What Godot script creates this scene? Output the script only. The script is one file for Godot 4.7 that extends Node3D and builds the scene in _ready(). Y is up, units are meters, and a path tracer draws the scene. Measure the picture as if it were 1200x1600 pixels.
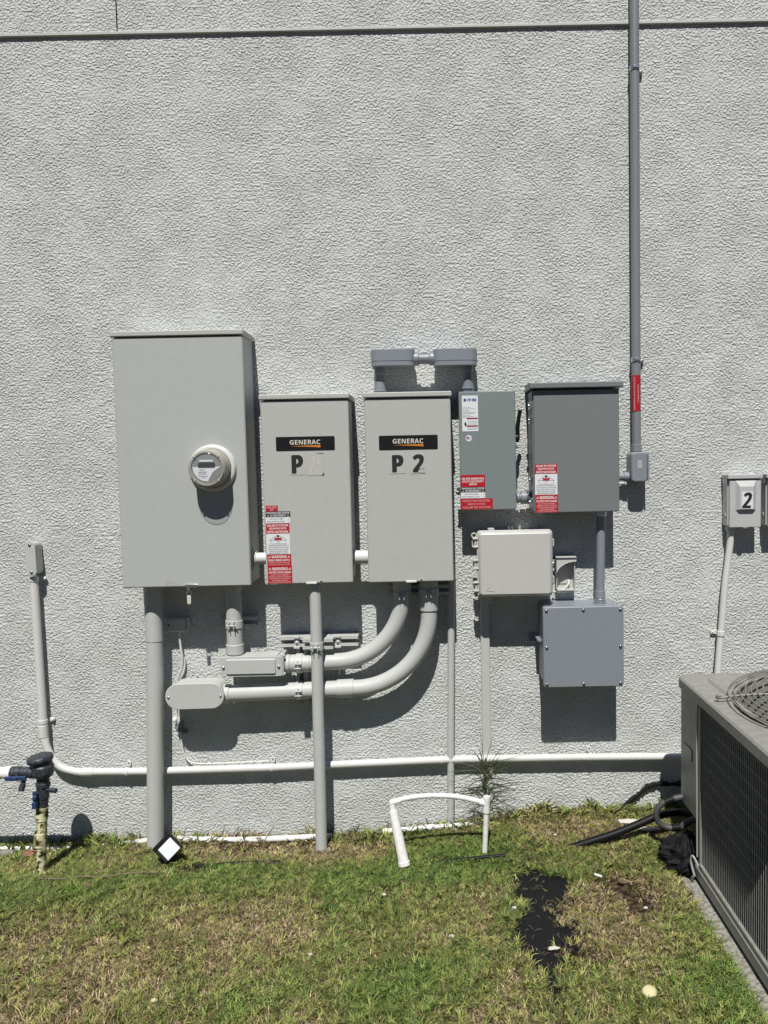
extends Node3D
# Utility side of a stucco building: meter cabinet, switch panels, conduits, lawn and a condenser unit.
# x right along the wall, y up, z out of the wall towards the viewer; metres.

# ------------------------------------------------------------------ mesh builder
class MB:
	var v := PackedVector3Array()
	var n := PackedVector3Array()

	func tri(a: Vector3, b: Vector3, c: Vector3, na: Vector3, nb: Vector3, nc: Vector3) -> void:
		if (b - a).cross(c - a).dot(na + nb + nc) > 0.0:
			v.append(a); v.append(c); v.append(b); n.append(na); n.append(nc); n.append(nb)
		else:
			v.append(a); v.append(b); v.append(c); n.append(na); n.append(nb); n.append(nc)

	func ftri(a: Vector3, b: Vector3, c: Vector3, away_from: Vector3) -> void:
		var k := (b - a).cross(c - a).normalized()
		if k.dot((a + b + c) / 3.0 - away_from) < 0.0:
			k = -k
		tri(a, b, c, k, k, k)

	func quad(a: Vector3, b: Vector3, c: Vector3, d: Vector3, k: Vector3) -> void:
		tri(a, b, c, k, k, k)
		tri(a, c, d, k, k, k)

	func quadn(a: Vector3, b: Vector3, c: Vector3, d: Vector3, na: Vector3, nb: Vector3, nc: Vector3, nd: Vector3) -> void:
		tri(a, b, c, na, nb, nc)
		tri(a, c, d, na, nc, nd)

	# box from corner to corner, edges chamfered by b
	func box(lo: Vector3, hi: Vector3, b := 0.0, t := Transform3D.IDENTITY) -> void:
		var c := (lo + hi) * 0.5
		var h := (hi - lo) * 0.5
		b = minf(b, minf(h.x, minf(h.y, h.z)) * 0.9)
		var i := h - Vector3(b, b, b)
		for ax in 3:
			var u := (ax + 1) % 3
			var w := (ax + 2) % 3
			for s: float in [-1.0, 1.0]:
				var q: Array[Vector3] = []
				for e: Array in [[-1, -1], [1, -1], [1, 1], [-1, 1]]:
					var p := Vector3.ZERO
					p[ax] = s * h[ax]; p[u] = e[0] * i[u]; p[w] = e[1] * i[w]
					q.append(t * (c + p))
				var k := Vector3.ZERO
				k[ax] = s
				quad(q[0], q[1], q[2], q[3], (t.basis * k).normalized())
		if b <= 0.0:
			return
		for ax in 3:
			var u := (ax + 1) % 3
			var w := (ax + 2) % 3
			for su: float in [-1.0, 1.0]:
				for sw: float in [-1.0, 1.0]:
					var q: Array[Vector3] = []
					for e: Array in [[-1, 0], [1, 0], [1, 1], [-1, 1]]:
						var p := Vector3.ZERO
						p[ax] = e[0] * i[ax]
						p[u] = su * (h[u] if e[1] == 0 else i[u])
						p[w] = sw * (i[w] if e[1] == 0 else h[w])
						q.append(t * (c + p))
					var k := Vector3.ZERO
					k[u] = su; k[w] = sw
					quad(q[0], q[1], q[2], q[3], (t.basis * k).normalized())
		for sx: float in [-1.0, 1.0]:
			for sy: float in [-1.0, 1.0]:
				for sz: float in [-1.0, 1.0]:
					var k := (t.basis * Vector3(sx, sy, sz)).normalized()
					tri(t * (c + Vector3(sx * h.x, sy * i.y, sz * i.z)), t * (c + Vector3(sx * i.x, sy * h.y, sz * i.z)), t * (c + Vector3(sx * i.x, sy * i.y, sz * h.z)), k, k, k)

	# profile of (radius, height) points turned about local y
	func lathe(prof: Array, t: Transform3D, seg := 24, soft := false) -> void:
		var m := prof.size()
		var ns: Array[Vector2] = []
		for i in m - 1:
			var d: Vector2 = prof[i + 1] - prof[i]
			ns.append(Vector2(d.y, -d.x).normalized())
		for i in m - 1:
			var n0: Vector2 = ns[i]
			var n1: Vector2 = ns[i]
			if soft:
				if i > 0 and ns[i - 1].dot(ns[i]) > 0.5:
					n0 = (ns[i - 1] + ns[i]).normalized()
				if i < m - 2 and ns[i + 1].dot(ns[i]) > 0.5:
					n1 = (ns[i + 1] + ns[i]).normalized()
			var p0: Vector2 = prof[i]
			var p1: Vector2 = prof[i + 1]
			for k in seg:
				var a := TAU * k / seg
				var b := TAU * (k + 1) / seg
				var ca := Vector3(cos(a), 0, sin(a))
				var cb := Vector3(cos(b), 0, sin(b))
				var y := Vector3.UP
				quadn(t * (ca * p0.x + y * p0.y), t * (cb * p0.x + y * p0.y), t * (cb * p1.x + y * p1.y), t * (ca * p1.x + y * p1.y),
					(t.basis * (ca * n0.x + y * n0.y)).normalized(), (t.basis * (cb * n0.x + y * n0.y)).normalized(), (t.basis * (cb * n1.x + y * n1.y)).normalized(), (t.basis * (ca * n1.x + y * n1.y)).normalized())

	# a rod from a to b with rims chamfered
	func rod(a: Vector3, b: Vector3, r: float, seg := 20, ch := 0.0, r_end := -1.0) -> void:
		var d := b - a
		var t := Transform3D(MB.frame(d.normalized()), a)
		var l := d.length()
		var e := r if r_end < 0.0 else r_end
		if ch > 0.0:
			lathe([Vector2(0.0, 0.0), Vector2(r - ch, 0.0), Vector2(r, ch), Vector2(e, l - ch), Vector2(e - ch, l), Vector2(0.0, l)], t, seg)
		else:
			lathe([Vector2(0.0, 0.0), Vector2(r, 0.0), Vector2(e, l), Vector2(0.0, l)], t, seg)

	static func frame(y: Vector3) -> Basis:
		var x := y.cross(Vector3(0.3, 0.2, 0.93)).normalized()
		if absf(y.dot(Vector3(0.3, 0.2, 0.93).normalized())) > 0.98:
			x = y.cross(Vector3.RIGHT).normalized()
		return Basis(x, y, x.cross(y))

	func tube(pts: Array, r: float, seg := 16, caps := true, radii: Array = []) -> void:
		var m := pts.size()
		var rings: Array = []
		var d0: Vector3 = (pts[1] - pts[0]).normalized()
		var bs := MB.frame(d0)
		var prev := d0
		for i in m:
			var d: Vector3
			if i == 0:
				d = d0
			elif i == m - 1:
				d = (pts[i] - pts[i - 1]).normalized()
			else:
				d = ((pts[i] - pts[i - 1]).normalized() + (pts[i + 1] - pts[i]).normalized()).normalized()
			var ax := prev.cross(d)
			if ax.length() > 1e-6:
				bs = bs.rotated(ax.normalized(), prev.angle_to(d))
			prev = d
			var rr: float = radii[i] if radii.size() else r
			var ring: Array = []
			for k in seg:
				var a := TAU * k / seg
				var o: Vector3 = bs.x * cos(a) + bs.z * sin(a)
				ring.append([pts[i] + o * rr, o])
			rings.append(ring)
		for i in m - 1:
			for k in seg:
				var q := (k + 1) % seg
				quadn(rings[i][k][0], rings[i][q][0], rings[i + 1][q][0], rings[i + 1][k][0], rings[i][k][1], rings[i][q][1], rings[i + 1][q][1], rings[i + 1][k][1])
		if caps:
			for e: int in [0, m - 1]:
				var k: Vector3 = (pts[0] - pts[1]).normalized() if e == 0 else (pts[m - 1] - pts[m - 2]).normalized()
				for s in range(1, seg - 1):
					tri(rings[e][0][0], rings[e][s][0], rings[e][s + 1][0], k, k, k)

	# polygon in local xy pushed from z0 to z1, front rim chamfered by b
	func prism(poly: PackedVector2Array, z0: float, z1: float, b := 0.0, t := Transform3D.IDENTITY, back := true) -> void:
		var m := poly.size()
		var area := 0.0
		for i in m:
			area += poly[i].cross(poly[(i + 1) % m])
		if area < 0.0:
			poly = poly.duplicate()
			poly.reverse()
		var ns: Array[Vector2] = []
		for i in m:
			var d := (poly[(i + 1) % m] - poly[i]).normalized()
			ns.append(Vector2(d.y, -d.x))
		var inner := PackedVector2Array()
		for i in m:
			var k := (ns[i] + ns[(i + m - 1) % m])
			k = k.normalized() / maxf(0.4, k.length() * 0.5)
			inner.append(poly[i] - k * b)
		for i in m:
			var j := (i + 1) % m
			var a := ns[i]
			var c := ns[i]
			if ns[(i + m - 1) % m].dot(ns[i]) > 0.75:
				a = (ns[i] + ns[(i + m - 1) % m]).normalized()
			if ns[j].dot(ns[i]) > 0.75:
				c = (ns[i] + ns[j]).normalized()
			var na := (t.basis * Vector3(a.x, a.y, 0)).normalized()
			var nc := (t.basis * Vector3(c.x, c.y, 0)).normalized()
			var zf := z1 - b * signf(z1 - z0)
			quadn(t * Vector3(poly[i].x, poly[i].y, z0), t * Vector3(poly[j].x, poly[j].y, z0), t * Vector3(poly[j].x, poly[j].y, zf), t * Vector3(poly[i].x, poly[i].y, zf), na, nc, nc, na)
			if b > 0.0:
				var f := (t.basis * Vector3(0, 0, signf(z1 - z0))).normalized()
				quadn(t * Vector3(poly[i].x, poly[i].y, zf), t * Vector3(poly[j].x, poly[j].y, zf), t * Vector3(inner[j].x, inner[j].y, z1), t * Vector3(inner[i].x, inner[i].y, z1), (na + f * 0.6).normalized(), (nc + f * 0.6).normalized(), (nc * 0.6 + f).normalized(), (na * 0.6 + f).normalized())
		var ids := Geometry2D.triangulate_polygon(inner)
		var f1 := (t.basis * Vector3(0, 0, signf(z1 - z0))).normalized()
		for i in range(0, ids.size(), 3):
			var p := inner[ids[i]]
			var q := inner[ids[i + 1]]
			var r := inner[ids[i + 2]]
			tri(t * Vector3(p.x, p.y, z1), t * Vector3(q.x, q.y, z1), t * Vector3(r.x, r.y, z1), f1, f1, f1)
		if back:
			ids = Geometry2D.triangulate_polygon(poly)
			for i in range(0, ids.size(), 3):
				var p := poly[ids[i]]
				var q := poly[ids[i + 1]]
				var r := poly[ids[i + 2]]
				tri(t * Vector3(p.x, p.y, z0), t * Vector3(q.x, q.y, z0), t * Vector3(r.x, r.y, z0), -f1, -f1, -f1)

	func ball(c: Vector3, r: Vector3, seg := 16, rows := 10, t := Basis.IDENTITY) -> void:
		for i in rows:
			for k in seg:
				var q: Array = []
				for e: Array in [[i, k], [i, k + 1], [i + 1, k + 1], [i + 1, k]]:
					var a := PI * float(e[0]) / rows
					var b := TAU * float(e[1]) / seg
					q.append(Vector3(sin(a) * cos(b), cos(a), sin(a) * sin(b)))
				quadn(c + t * (q[0] * r), c + t * (q[1] * r), c + t * (q[2] * r), c + t * (q[3] * r), (t * (q[0] / r)).normalized(), (t * (q[1] / r)).normalized(), (t * (q[2] / r)).normalized(), (t * (q[3] / r)).normalized())

	func mesh(off: Vector3) -> ArrayMesh:
		var a := []
		a.resize(Mesh.ARRAY_MAX)
		var w := v.duplicate()
		for i in w.size():
			w[i] = v[i] - off
		a[Mesh.ARRAY_VERTEX] = w
		a[Mesh.ARRAY_NORMAL] = n
		var m := ArrayMesh.new()
		m.add_surface_from_arrays(Mesh.PRIMITIVE_TRIANGLES, a)
		return m

# ------------------------------------------------------------------ scene helpers
var taken := {}
var M := {}

func numbered(called: String) -> String:
	var k: int = taken.get(called, 0)
	taken[called] = k + 1
	return called if k == 0 else "%s_%03d" % [called, k]

func thing(called: String, label: String, category: String, base: Vector3, group := "") -> Node3D:
	var o := Node3D.new()
	o.name = numbered(called)
	add_child(o)
	o.position = base
	o.set_meta("label", label)
	o.set_meta("category", category)
	if group:
		o.set_meta("group", group)
	return o

func base_of(o: Node3D) -> Vector3:
	var b := Vector3.ZERO
	var k: Node = o
	while k is Node3D and k != self:
		b += (k as Node3D).position
		k = k.get_parent()
	return b

# a part in world coordinates
func part(owner_: Node3D, called: String, mb: MB, m: Material) -> MeshInstance3D:
	var o := MeshInstance3D.new()
	o.name = called
	o.mesh = mb.mesh(base_of(owner_))
	o.material_override = m
	o.cast_shadow = GeometryInstance3D.SHADOW_CASTING_SETTING_ON
	owner_.add_child(o, true)
	return o

func solo(called: String, label: String, category: String, base: Vector3, mb: MB, m: Material, group := "") -> MeshInstance3D:
	var o := MeshInstance3D.new()
	o.name = numbered(called)
	o.mesh = mb.mesh(base)
	o.material_override = m
	add_child(o)
	o.position = base
	o.set_meta("label", label)
	o.set_meta("category", category)
	if group:
		o.set_meta("group", group)
	return o

func V(x: float, y: float, z: float) -> Vector3:
	return Vector3(x, y, z)

func rr(x0: float, y0: float, x1: float, y1: float, r: float, seg := 6) -> PackedVector2Array:
	var p := PackedVector2Array()
	for c: Array in [[x1 - r, y0 + r, -PI / 2], [x1 - r, y1 - r, 0.0], [x0 + r, y1 - r, PI / 2], [x0 + r, y0 + r, PI]]:
		for k in seg + 1:
			var a: float = c[2] + PI / 2 * k / seg
			p.append(Vector2(c[0] + r * cos(a), c[1] + r * sin(a)))
	return p

func arc(c: Vector3, r: float, u: Vector3, w: Vector3, a0: float, a1: float, k := 12) -> Array:
	var p: Array = []
	for i in k + 1:
		var a := lerpf(a0, a1, float(i) / k)
		p.append(c + (u * cos(a) + w * sin(a)) * r)
	return p

func curve(ctrl: Array, per := 8) -> Array:
	var p: Array = []
	for i in ctrl.size() - 1:
		var a: Vector3 = ctrl[maxi(i - 1, 0)]
		var b: Vector3 = ctrl[i]
		var c: Vector3 = ctrl[i + 1]
		var d: Vector3 = ctrl[mini(i + 2, ctrl.size() - 1)]
		for k in per:
			p.append(b.cubic_interpolate(c, a, d, float(k) / per))
	p.append(ctrl[-1])
	return p

# ------------------------------------------------------------------ materials
func lin(r: float, g: float, b: float) -> Color:
	return Color(r, g, b).linear_to_srgb()

func noise_tex(freq: float, seed_: int, c0: Color, c1: Color, size := 512, oct := 4, lo := 0.0, hi := 1.0) -> NoiseTexture2D:
	var f := FastNoiseLite.new()
	f.seed = seed_
	f.frequency = freq
	f.fractal_octaves = oct
	var t := NoiseTexture2D.new()
	t.width = size
	t.height = size
	t.seamless = true
	t.noise = f
	var g := Gradient.new()
	g.offsets = PackedFloat32Array([lo, hi])
	g.colors = PackedColorArray([c0, c1])
	t.color_ramp = g
	return t

func mat(c: Color, rough := 0.5, metal := 0.0, spec := 0.5) -> StandardMaterial3D:
	var m := StandardMaterial3D.new()
	m.albedo_color = c
	m.roughness = rough
	m.metallic = metal
	m.metallic_specular = spec
	return m

# paint with faint mottling and orange peel
func paint(c: Color, rough := 0.5, spec := 0.5, mottle: Texture2D = null, scale_ := 3.0) -> StandardMaterial3D:
	var m := mat(c, rough, 0.0, spec)
	if mottle:
		m.uv1_triplanar = true
		m.uv1_world_triplanar = true
		m.uv1_scale = Vector3.ONE * scale_
		m.albedo_texture = mottle
	return m

# dashed stucco: clumps with flattened tops, rougher in some places than in others
func stucco_heights() -> ImageTexture:
	var f := FastNoiseLite.new()
	f.seed = 72
	f.noise_type = FastNoiseLite.TYPE_PERLIN
	f.frequency = 0.112
	f.fractal_octaves = 4
	f.fractal_gain = 0.62
	var size := 2048
	var a := f.get_seamless_image(size, size)
	f = FastNoiseLite.new()
	f.seed = 73
	f.frequency = 0.009
	f.fractal_octaves = 4
	var b := f.get_seamless_image(size, size)
	a.convert(Image.FORMAT_L8)
	b.convert(Image.FORMAT_L8)
	var da := a.get_data()
	var db := b.get_data()
	var ramp := PackedFloat32Array()
	var amp := PackedFloat32Array()
	for i in 256:
		ramp.append(smoothstep(0.30, 0.80, i / 255.0))
		amp.append(0.66 + 0.34 * smoothstep(0.28, 0.62, i / 255.0))
	for i in da.size():
		da[i] = int(255.0 * ramp[da[i]] * amp[db[i]])
	return ImageTexture.create_from_image(Image.create_from_data(size, size, false, Image.FORMAT_L8, da))

func make_materials() -> void:
	M.peel = noise_tex(0.06, 5, Color.BLACK, Color.WHITE, 256, 3)
	var dust := noise_tex(0.012, 11, Color(0.992, 0.992, 0.99), Color(1, 1, 1), 512, 6, 0.3, 0.62)
	var grime := noise_tex(0.02, 21, Color(0.93, 0.925, 0.91), Color(1, 1, 1), 512, 6, 0.3, 0.55)
	M.dust = dust
	M.grime = grime
	M.cabinet = paint(lin(0.428, 0.448, 0.432), 0.48, 0.5, dust)
	M.panel = paint(lin(0.458, 0.465, 0.44), 0.45, 0.5, dust)
	M.conduit = paint(lin(0.49, 0.505, 0.485), 0.5, 0.5, dust)
	M.conduit_white = paint(lin(0.64, 0.645, 0.62), 0.5, 0.5, dust)
	M.eaton = paint(lin(0.20, 0.238, 0.234), 0.42, 0.5, dust)
	M.steel = paint(lin(0.178, 0.198, 0.20), 0.42, 0.5, dust)
	M.pvc = paint(lin(0.225, 0.25, 0.28), 0.42, 0.5, dust)
	M.conduit_grey = paint(lin(0.21, 0.225, 0.235), 0.42, 0.5, dust)
	M.plastic = paint(lin(0.50, 0.50, 0.475), 0.4, 0.5, dust)
	M.disc = paint(lin(0.47, 0.48, 0.475), 0.45, 0.5, dust)
	M.white = paint(lin(0.80, 0.80, 0.78), 0.35, 0.5, grime)
	M.ring = paint(lin(0.62, 0.63, 0.60), 0.3)
	M.zinc = mat(lin(0.55, 0.57, 0.6), 0.3, 0.9)
	M.screw = mat(lin(0.35, 0.36, 0.38), 0.28, 0.9)
	M.black = mat(lin(0.012, 0.012, 0.013), 0.45)
	M.rubber = mat(lin(0.008, 0.008, 0.009), 0.5, 0.0, 0.3)
	M.gap = mat(lin(0.03, 0.03, 0.03), 0.8)
	M.red = mat(lin(0.42, 0.012, 0.022), 0.4)
	M.print_white = mat(lin(0.78, 0.76, 0.76), 0.5)
	M.print_pale = mat(lin(0.70, 0.42, 0.42), 0.5)
	M.print_black = mat(lin(0.02, 0.02, 0.022), 0.5)
	M.print_grey = mat(lin(0.16, 0.17, 0.19), 0.5)
	M.print_blue = mat(lin(0.02, 0.07, 0.32), 0.5)
	M.print_orange = mat(lin(0.55, 0.20, 0.03), 0.45)
	M.print_cream = mat(lin(0.62, 0.60, 0.52), 0.45)
	M.print_red = mat(lin(0.40, 0.03, 0.05), 0.5)
	M.print_yellow = mat(lin(0.6, 0.42, 0.12), 0.5)
	M.plaque = mat(lin(0.014, 0.012, 0.011), 0.25)
	M.sticker_clear = mat(lin(0.47, 0.47, 0.44), 0.25)
	M.sticker_white = mat(lin(0.72, 0.74, 0.76), 0.4)
	M.emboss = M.cabinet
	var g := mat(Color(0.93, 0.95, 0.93, 0.05), 0.04)
	g.transparency = BaseMaterial3D.TRANSPARENCY_ALPHA
	M.glass = g
	M.dial = mat(lin(0.22, 0.235, 0.235), 0.45)
	M.bezel = paint(lin(0.36, 0.345, 0.30), 0.35)
	M.lcd = mat(lin(0.012, 0.017, 0.015), 0.6, 0.0, 0.2)
	M.bronze = paint(lin(0.055, 0.064, 0.078), 0.5, 0.5, noise_tex(0.03, 31, Color(0.55, 0.6, 0.62), Color(1, 1, 1), 256, 5, 0.3, 0.7), 8.0)
	M.blue = mat(lin(0.02, 0.05, 0.13), 0.4)
	var algae := noise_tex(0.010, 41, Color(0.30, 0.29, 0.06), Color(0.86, 0.84, 0.70), 512, 6, 0.42, 0.54)
	var gr: Gradient = algae.color_ramp
	gr.add_point(0.33, Color(0.12, 0.11, 0.03))
	gr.add_point(0.455, Color(0.58, 0.57, 0.27))
	M.algae = paint(Color(1, 1, 1), 0.55, 0.4, algae, 6.0)
	M.ac = paint(lin(0.27, 0.268, 0.245), 0.42, 0.5, noise_tex(0.015, 51, Color(0.93, 0.925, 0.91), Color(1, 1, 1), 512, 6, 0.3, 0.62), 4.0)
	M.ac_side = M.ac
	M.wire = mat(lin(0.33, 0.33, 0.31), 0.4, 0.0)
	M.guard = mat(lin(0.19, 0.188, 0.17), 0.4)
	M.fins = mat(lin(0.17, 0.17, 0.165), 0.5, 0.4)
	M.fan = mat(lin(0.06, 0.06, 0.058), 0.5)
	var con := paint(lin(0.30, 0.295, 0.265), 0.9, 0.3, noise_tex(0.03, 61, Color(0.8, 0.78, 0.74), Color(1, 1, 1), 512, 6, 0.3, 0.6), 3.0)
	con.heightmap_enabled = true
	con.heightmap_texture = M.peel
	con.heightmap_scale = 0.15
	M.concrete = con
	# stucco: painted pale grey, its fine relief over the modelled lumps
	var st := mat(lin(0.575, 0.595, 0.58), 0.85, 0.0, 0.3)
	st.uv1_scale = Vector3.ONE * 0.5
	st.albedo_texture = noise_tex(0.006, 71, Color(0.965, 0.965, 0.96), Color(1, 1, 1), 1024, 6, 0.3, 0.65)
	st.heightmap_enabled = true
	st.heightmap_texture = stucco_heights()
	st.heightmap_scale = 0.41
	M.stucco = st
	var sp := st.duplicate() as StandardMaterial3D
	sp.uv1_triplanar = true
	sp.uv1_world_triplanar = true
	M.stucco_plain = sp
	# soil
	var so := mat(Color(1, 1, 1), 0.95, 0.0, 0.2)
	so.uv1_triplanar = true
	so.uv1_world_triplanar = true
	so.uv1_scale = Vector3.ONE * 2.0
	so.albedo_texture = noise_tex(0.02, 81, lin(0.022, 0.016, 0.01), lin(0.10, 0.075, 0.045), 1024, 6, 0.3, 0.7)
	so.heightmap_enabled = true
	so.heightmap_texture = noise_tex(0.05, 82, Color.BLACK, Color.WHITE, 512, 5)
	so.heightmap_scale = 1.0
	M.soil = so
	var fo := mat(lin(0.05, 0.07, 0.022), 0.95)
	fo.uv1_triplanar = true
	fo.uv1_world_triplanar = true
	fo.uv1_scale = Vector3.ONE * 0.5
	fo.albedo_texture = noise_tex(0.02, 83, Color(0.7, 0.66, 0.5), Color(1, 1, 1), 512, 5, 0.3, 0.7)
	M.field = fo
	var fab := mat(lin(0.007, 0.0075, 0.009), 0.6, 0.0, 0.35)
	fab.uv1_triplanar = true
	fab.uv1_world_triplanar = true
	fab.uv1_scale = Vector3.ONE * 12.0
	fab.heightmap_enabled = true
	fab.heightmap_texture = M.peel
	fab.heightmap_scale = 0.35
	M.fabric = fab
	var gm := mat(Color(1, 1, 1), 0.55, 0.0, 0.35)
	gm.vertex_color_use_as_albedo = true
	gm.backlight = Color(0.16, 0.16, 0.08)
	M.grass = gm
	var wd := mat(lin(0.07, 0.085, 0.04), 0.5)
	wd.backlight = Color(0.3, 0.3, 0.2)
	M.weed = wd
	M.leaf_dead = mat(lin(0.13, 0.085, 0.055), 0.8)
	M.stone = paint(lin(0.25, 0.24, 0.21), 0.9, 0.3, grime, 9.0)
	M.chip = paint(lin(0.58, 0.56, 0.50), 0.8, 0.3, grime, 15.0)
	M.brick = paint(lin(0.24, 0.12, 0.08), 0.9, 0.3, grime, 9.0)
	M.cap = paint(lin(0.62, 0.56, 0.33), 0.6, 0.3, grime, 20.0)
	M.twig = mat(lin(0.18, 0.14, 0.10), 0.8)

# ------------------------------------------------------------------ lettering
var font_plain: SystemFont
var font_bold: SystemFont
var glyphs := {}

func word(mb: MB, s: String, x0: float, y0: float, x1: float, y1: float, t: Transform3D, bold := true) -> void:
	var key := s + ("b" if bold else "p")
	if not glyphs.has(key):
		var tm := TextMesh.new()
		tm.text = s
		tm.font = font_bold if bold else font_plain
		tm.font_size = 48
		tm.pixel_size = 0.01
		tm.depth = 0.0
		tm.curve_step = 4.0
		var a := tm.get_mesh_arrays()
		glyphs[key] = [a[Mesh.ARRAY_VERTEX], a[Mesh.ARRAY_INDEX]]
	var vs: PackedVector3Array = glyphs[key][0]
	var ids = glyphs[key][1]
	if vs.is_empty():
		return
	var lo := vs[0]
	var hi := vs[0]
	for p in vs:
		lo = lo.min(p)
		hi = hi.max(p)
	var sx := (x1 - x0) / maxf(hi.x - lo.x, 1e-5)
	var sy := (y1 - y0) / maxf(hi.y - lo.y, 1e-5)
	var k := (t.basis * Vector3(0, 0, 1)).normalized()
	var cnt: int = ids.size() if ids else vs.size()
	for i in range(0, cnt, 3):
		var q: Array[Vector3] = []
		for j in 3:
			var p: Vector3 = vs[ids[i + j]] if ids else vs[i + j]
			q.append(t * Vector3(x0 + (p.x - lo.x) * sx, y0 + (p.y - lo.y) * sy, 0.0))
		mb.tri(q[0], q[1], q[2], k, k, k)

# rect = [x0, y0, x1, y1]
func sticker(owner_: Node3D, called: String, r: Array, z: float, m: Material, rad := 0.0012) -> MeshInstance3D:
	var mb := MB.new()
	mb.prism(rr(r[0], r[1], r[2], r[3], rad, 3), z, z + 0.0006, 0.0)
	return part(owner_, called, mb, m)

# lines: [text, left, top, right, bottom] as shares of the rect, top = 0
func print_on(st: MeshInstance3D, r: Array, z: float, lines: Array, m: Material, bold := true, called := "lettering") -> void:
	var mb := MB.new()
	var w: float = r[2] - r[0]
	var h: float = r[3] - r[1]
	for l: Array in lines:
		word(mb, l[0], r[0] + w * l[1], r[3] - h * l[4], r[0] + w * l[3], r[3] - h * l[2], Transform3D(Basis.IDENTITY, Vector3(0, 0, z + 0.001)), bold)
	part(st, called, mb, m)

# heavy letters: the outline laid down a few times, each a hair above the last
func heavy(st: MeshInstance3D, r: Array, z: float, s: String, fr: Array, fat: float, m: Material) -> void:
	var mb := MB.new()
	var w: float = r[2] - r[0]
	var h: float = r[3] - r[1]
	var k := 0
	for o: Vector2 in [Vector2(-1, -0.5), Vector2(-0.5, 0.5), Vector2(0, 0), Vector2(0.5, -0.5), Vector2(1, 0.5)]:
		word(mb, s, r[0] + w * fr[0] + fat + o.x * fat, r[3] - h * fr[3] + fat + o.y * fat, r[0] + w * fr[2] - fat + o.x * fat, r[3] - h * fr[1] - fat + o.y * fat, Transform3D(Basis.IDENTITY, Vector3(0, 0, z + 0.001 + 0.0001 * k)), true)
		k += 1
	part(st, "lettering", mb, m)

func strips(st: MeshInstance3D, called: String, segs: Array, z: float, w: float, m: Material) -> void:
	var mb := MB.new()
	for s: Array in segs:
		var a := Vector2(s[0], s[1])
		var b := Vector2(s[2], s[3])
		var d := (b - a).normalized().orthogonal() * w * 0.5
		mb.quad(V(a.x + d.x, a.y + d.y, z), V(b.x + d.x, b.y + d.y, z), V(b.x - d.x, b.y - d.y, z), V(a.x - d.x, a.y - d.y, z), Vector3(0, 0, 1))
	part(st, called, mb, m)

func flat_poly(st: Node3D, called: String, poly: Array, z: float, m: Material) -> void:
	var mb := MB.new()
	var pv := PackedVector2Array()
	for p: Vector2 in poly:
		pv.append(p)
	var ids := Geometry2D.triangulate_polygon(pv)
	for i in range(0, ids.size(), 3):
		mb.tri(V(pv[ids[i]].x, pv[ids[i]].y, z), V(pv[ids[i + 1]].x, pv[ids[i + 1]].y, z), V(pv[ids[i + 2]].x, pv[ids[i + 2]].y, z), Vector3.BACK, Vector3.BACK, Vector3.BACK)
	part(st, called, mb, m)

func tri_sign(cx: float, cy: float, s: float) -> Array:
	return [[cx - s, cy - s * 0.8, cx + s, cy - s * 0.8], [cx - s, cy - s * 0.8, cx, cy + s], [cx + s, cy - s * 0.8, cx, cy + s], [cx, cy - s * 0.4, cx, cy + s * 0.35]]

func solar_red_label(t: Node3D, r: Array, z: float) -> void:
	var s := sticker(t, "warning_label", r, z, M.red)
	print_on(s, r, z, [["SOLAR PV SYSTEM", 0.05, 0.08, 0.95, 0.30], ["EQUIPPED WITH", 0.13, 0.39, 0.87, 0.62], ["RAPID SHUTDOWN", 0.06, 0.70, 0.94, 0.93]], M.print_white)

func house_label(t: Node3D, r: Array, z: float) -> void:
	var s := sticker(t, "instruction_label", r, z, M.sticker_white)
	var w: float = r[2] - r[0]
	var h: float = r[3] - r[1]
	var x: float = r[0]
	var y: float = r[1]
	var f := func(a: float, b: float, c: float, d: float) -> Array: return [x + w * a, y + h * b, x + w * c, y + h * d]
	strips(s, "house_drawing", [f.call(0.13, 0.68, 0.5, 0.95), f.call(0.5, 0.95, 0.87, 0.68), f.call(0.13, 0.68, 0.87, 0.68), f.call(0.17, 0.68, 0.17, 0.51), f.call(0.83, 0.68, 0.83, 0.51), f.call(0.17, 0.51, 0.83, 0.51), f.call(0.46, 0.51, 0.46, 0.63), f.call(0.54, 0.51, 0.54, 0.63), f.call(0.46, 0.63, 0.54, 0.63)], z + 0.001, 0.0011, M.print_grey)
	flat_poly(s, "red_panel_print", [Vector2(x + w * 0.34, y + h * 0.69), Vector2(x + w * 0.66, y + h * 0.69), Vector2(x + w * 0.66, y + h * 0.81), Vector2(x + w * 0.34, y + h * 0.81)], z + 0.0012, M.print_red)
	flat_poly(s, "black_panel_print", [Vector2(x + w * 0.45, y + h * 0.84), Vector2(x + w * 0.55, y + h * 0.84), Vector2(x + w * 0.55, y + h * 0.92), Vector2(x + w * 0.45, y + h * 0.92)], z + 0.0012, M.print_black)
	print_on(s, r, z, [["TURN RAPID SHUTDOWN SWITCH TO", 0.06, 0.535, 0.94, 0.59], ["THE OFF POSITION TO SHUT DOWN", 0.06, 0.635, 0.94, 0.69], ["CONDUCTORS OUTSIDE THE ARRAY.", 0.06, 0.735, 0.94, 0.79], ["CONDUCTORS WITHIN THE ARRAY", 0.09, 0.83, 0.91, 0.885], ["REMAIN ENERGIZED IN SUNLIGHT", 0.09, 0.92, 0.91, 0.97]], M.print_grey)

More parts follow.
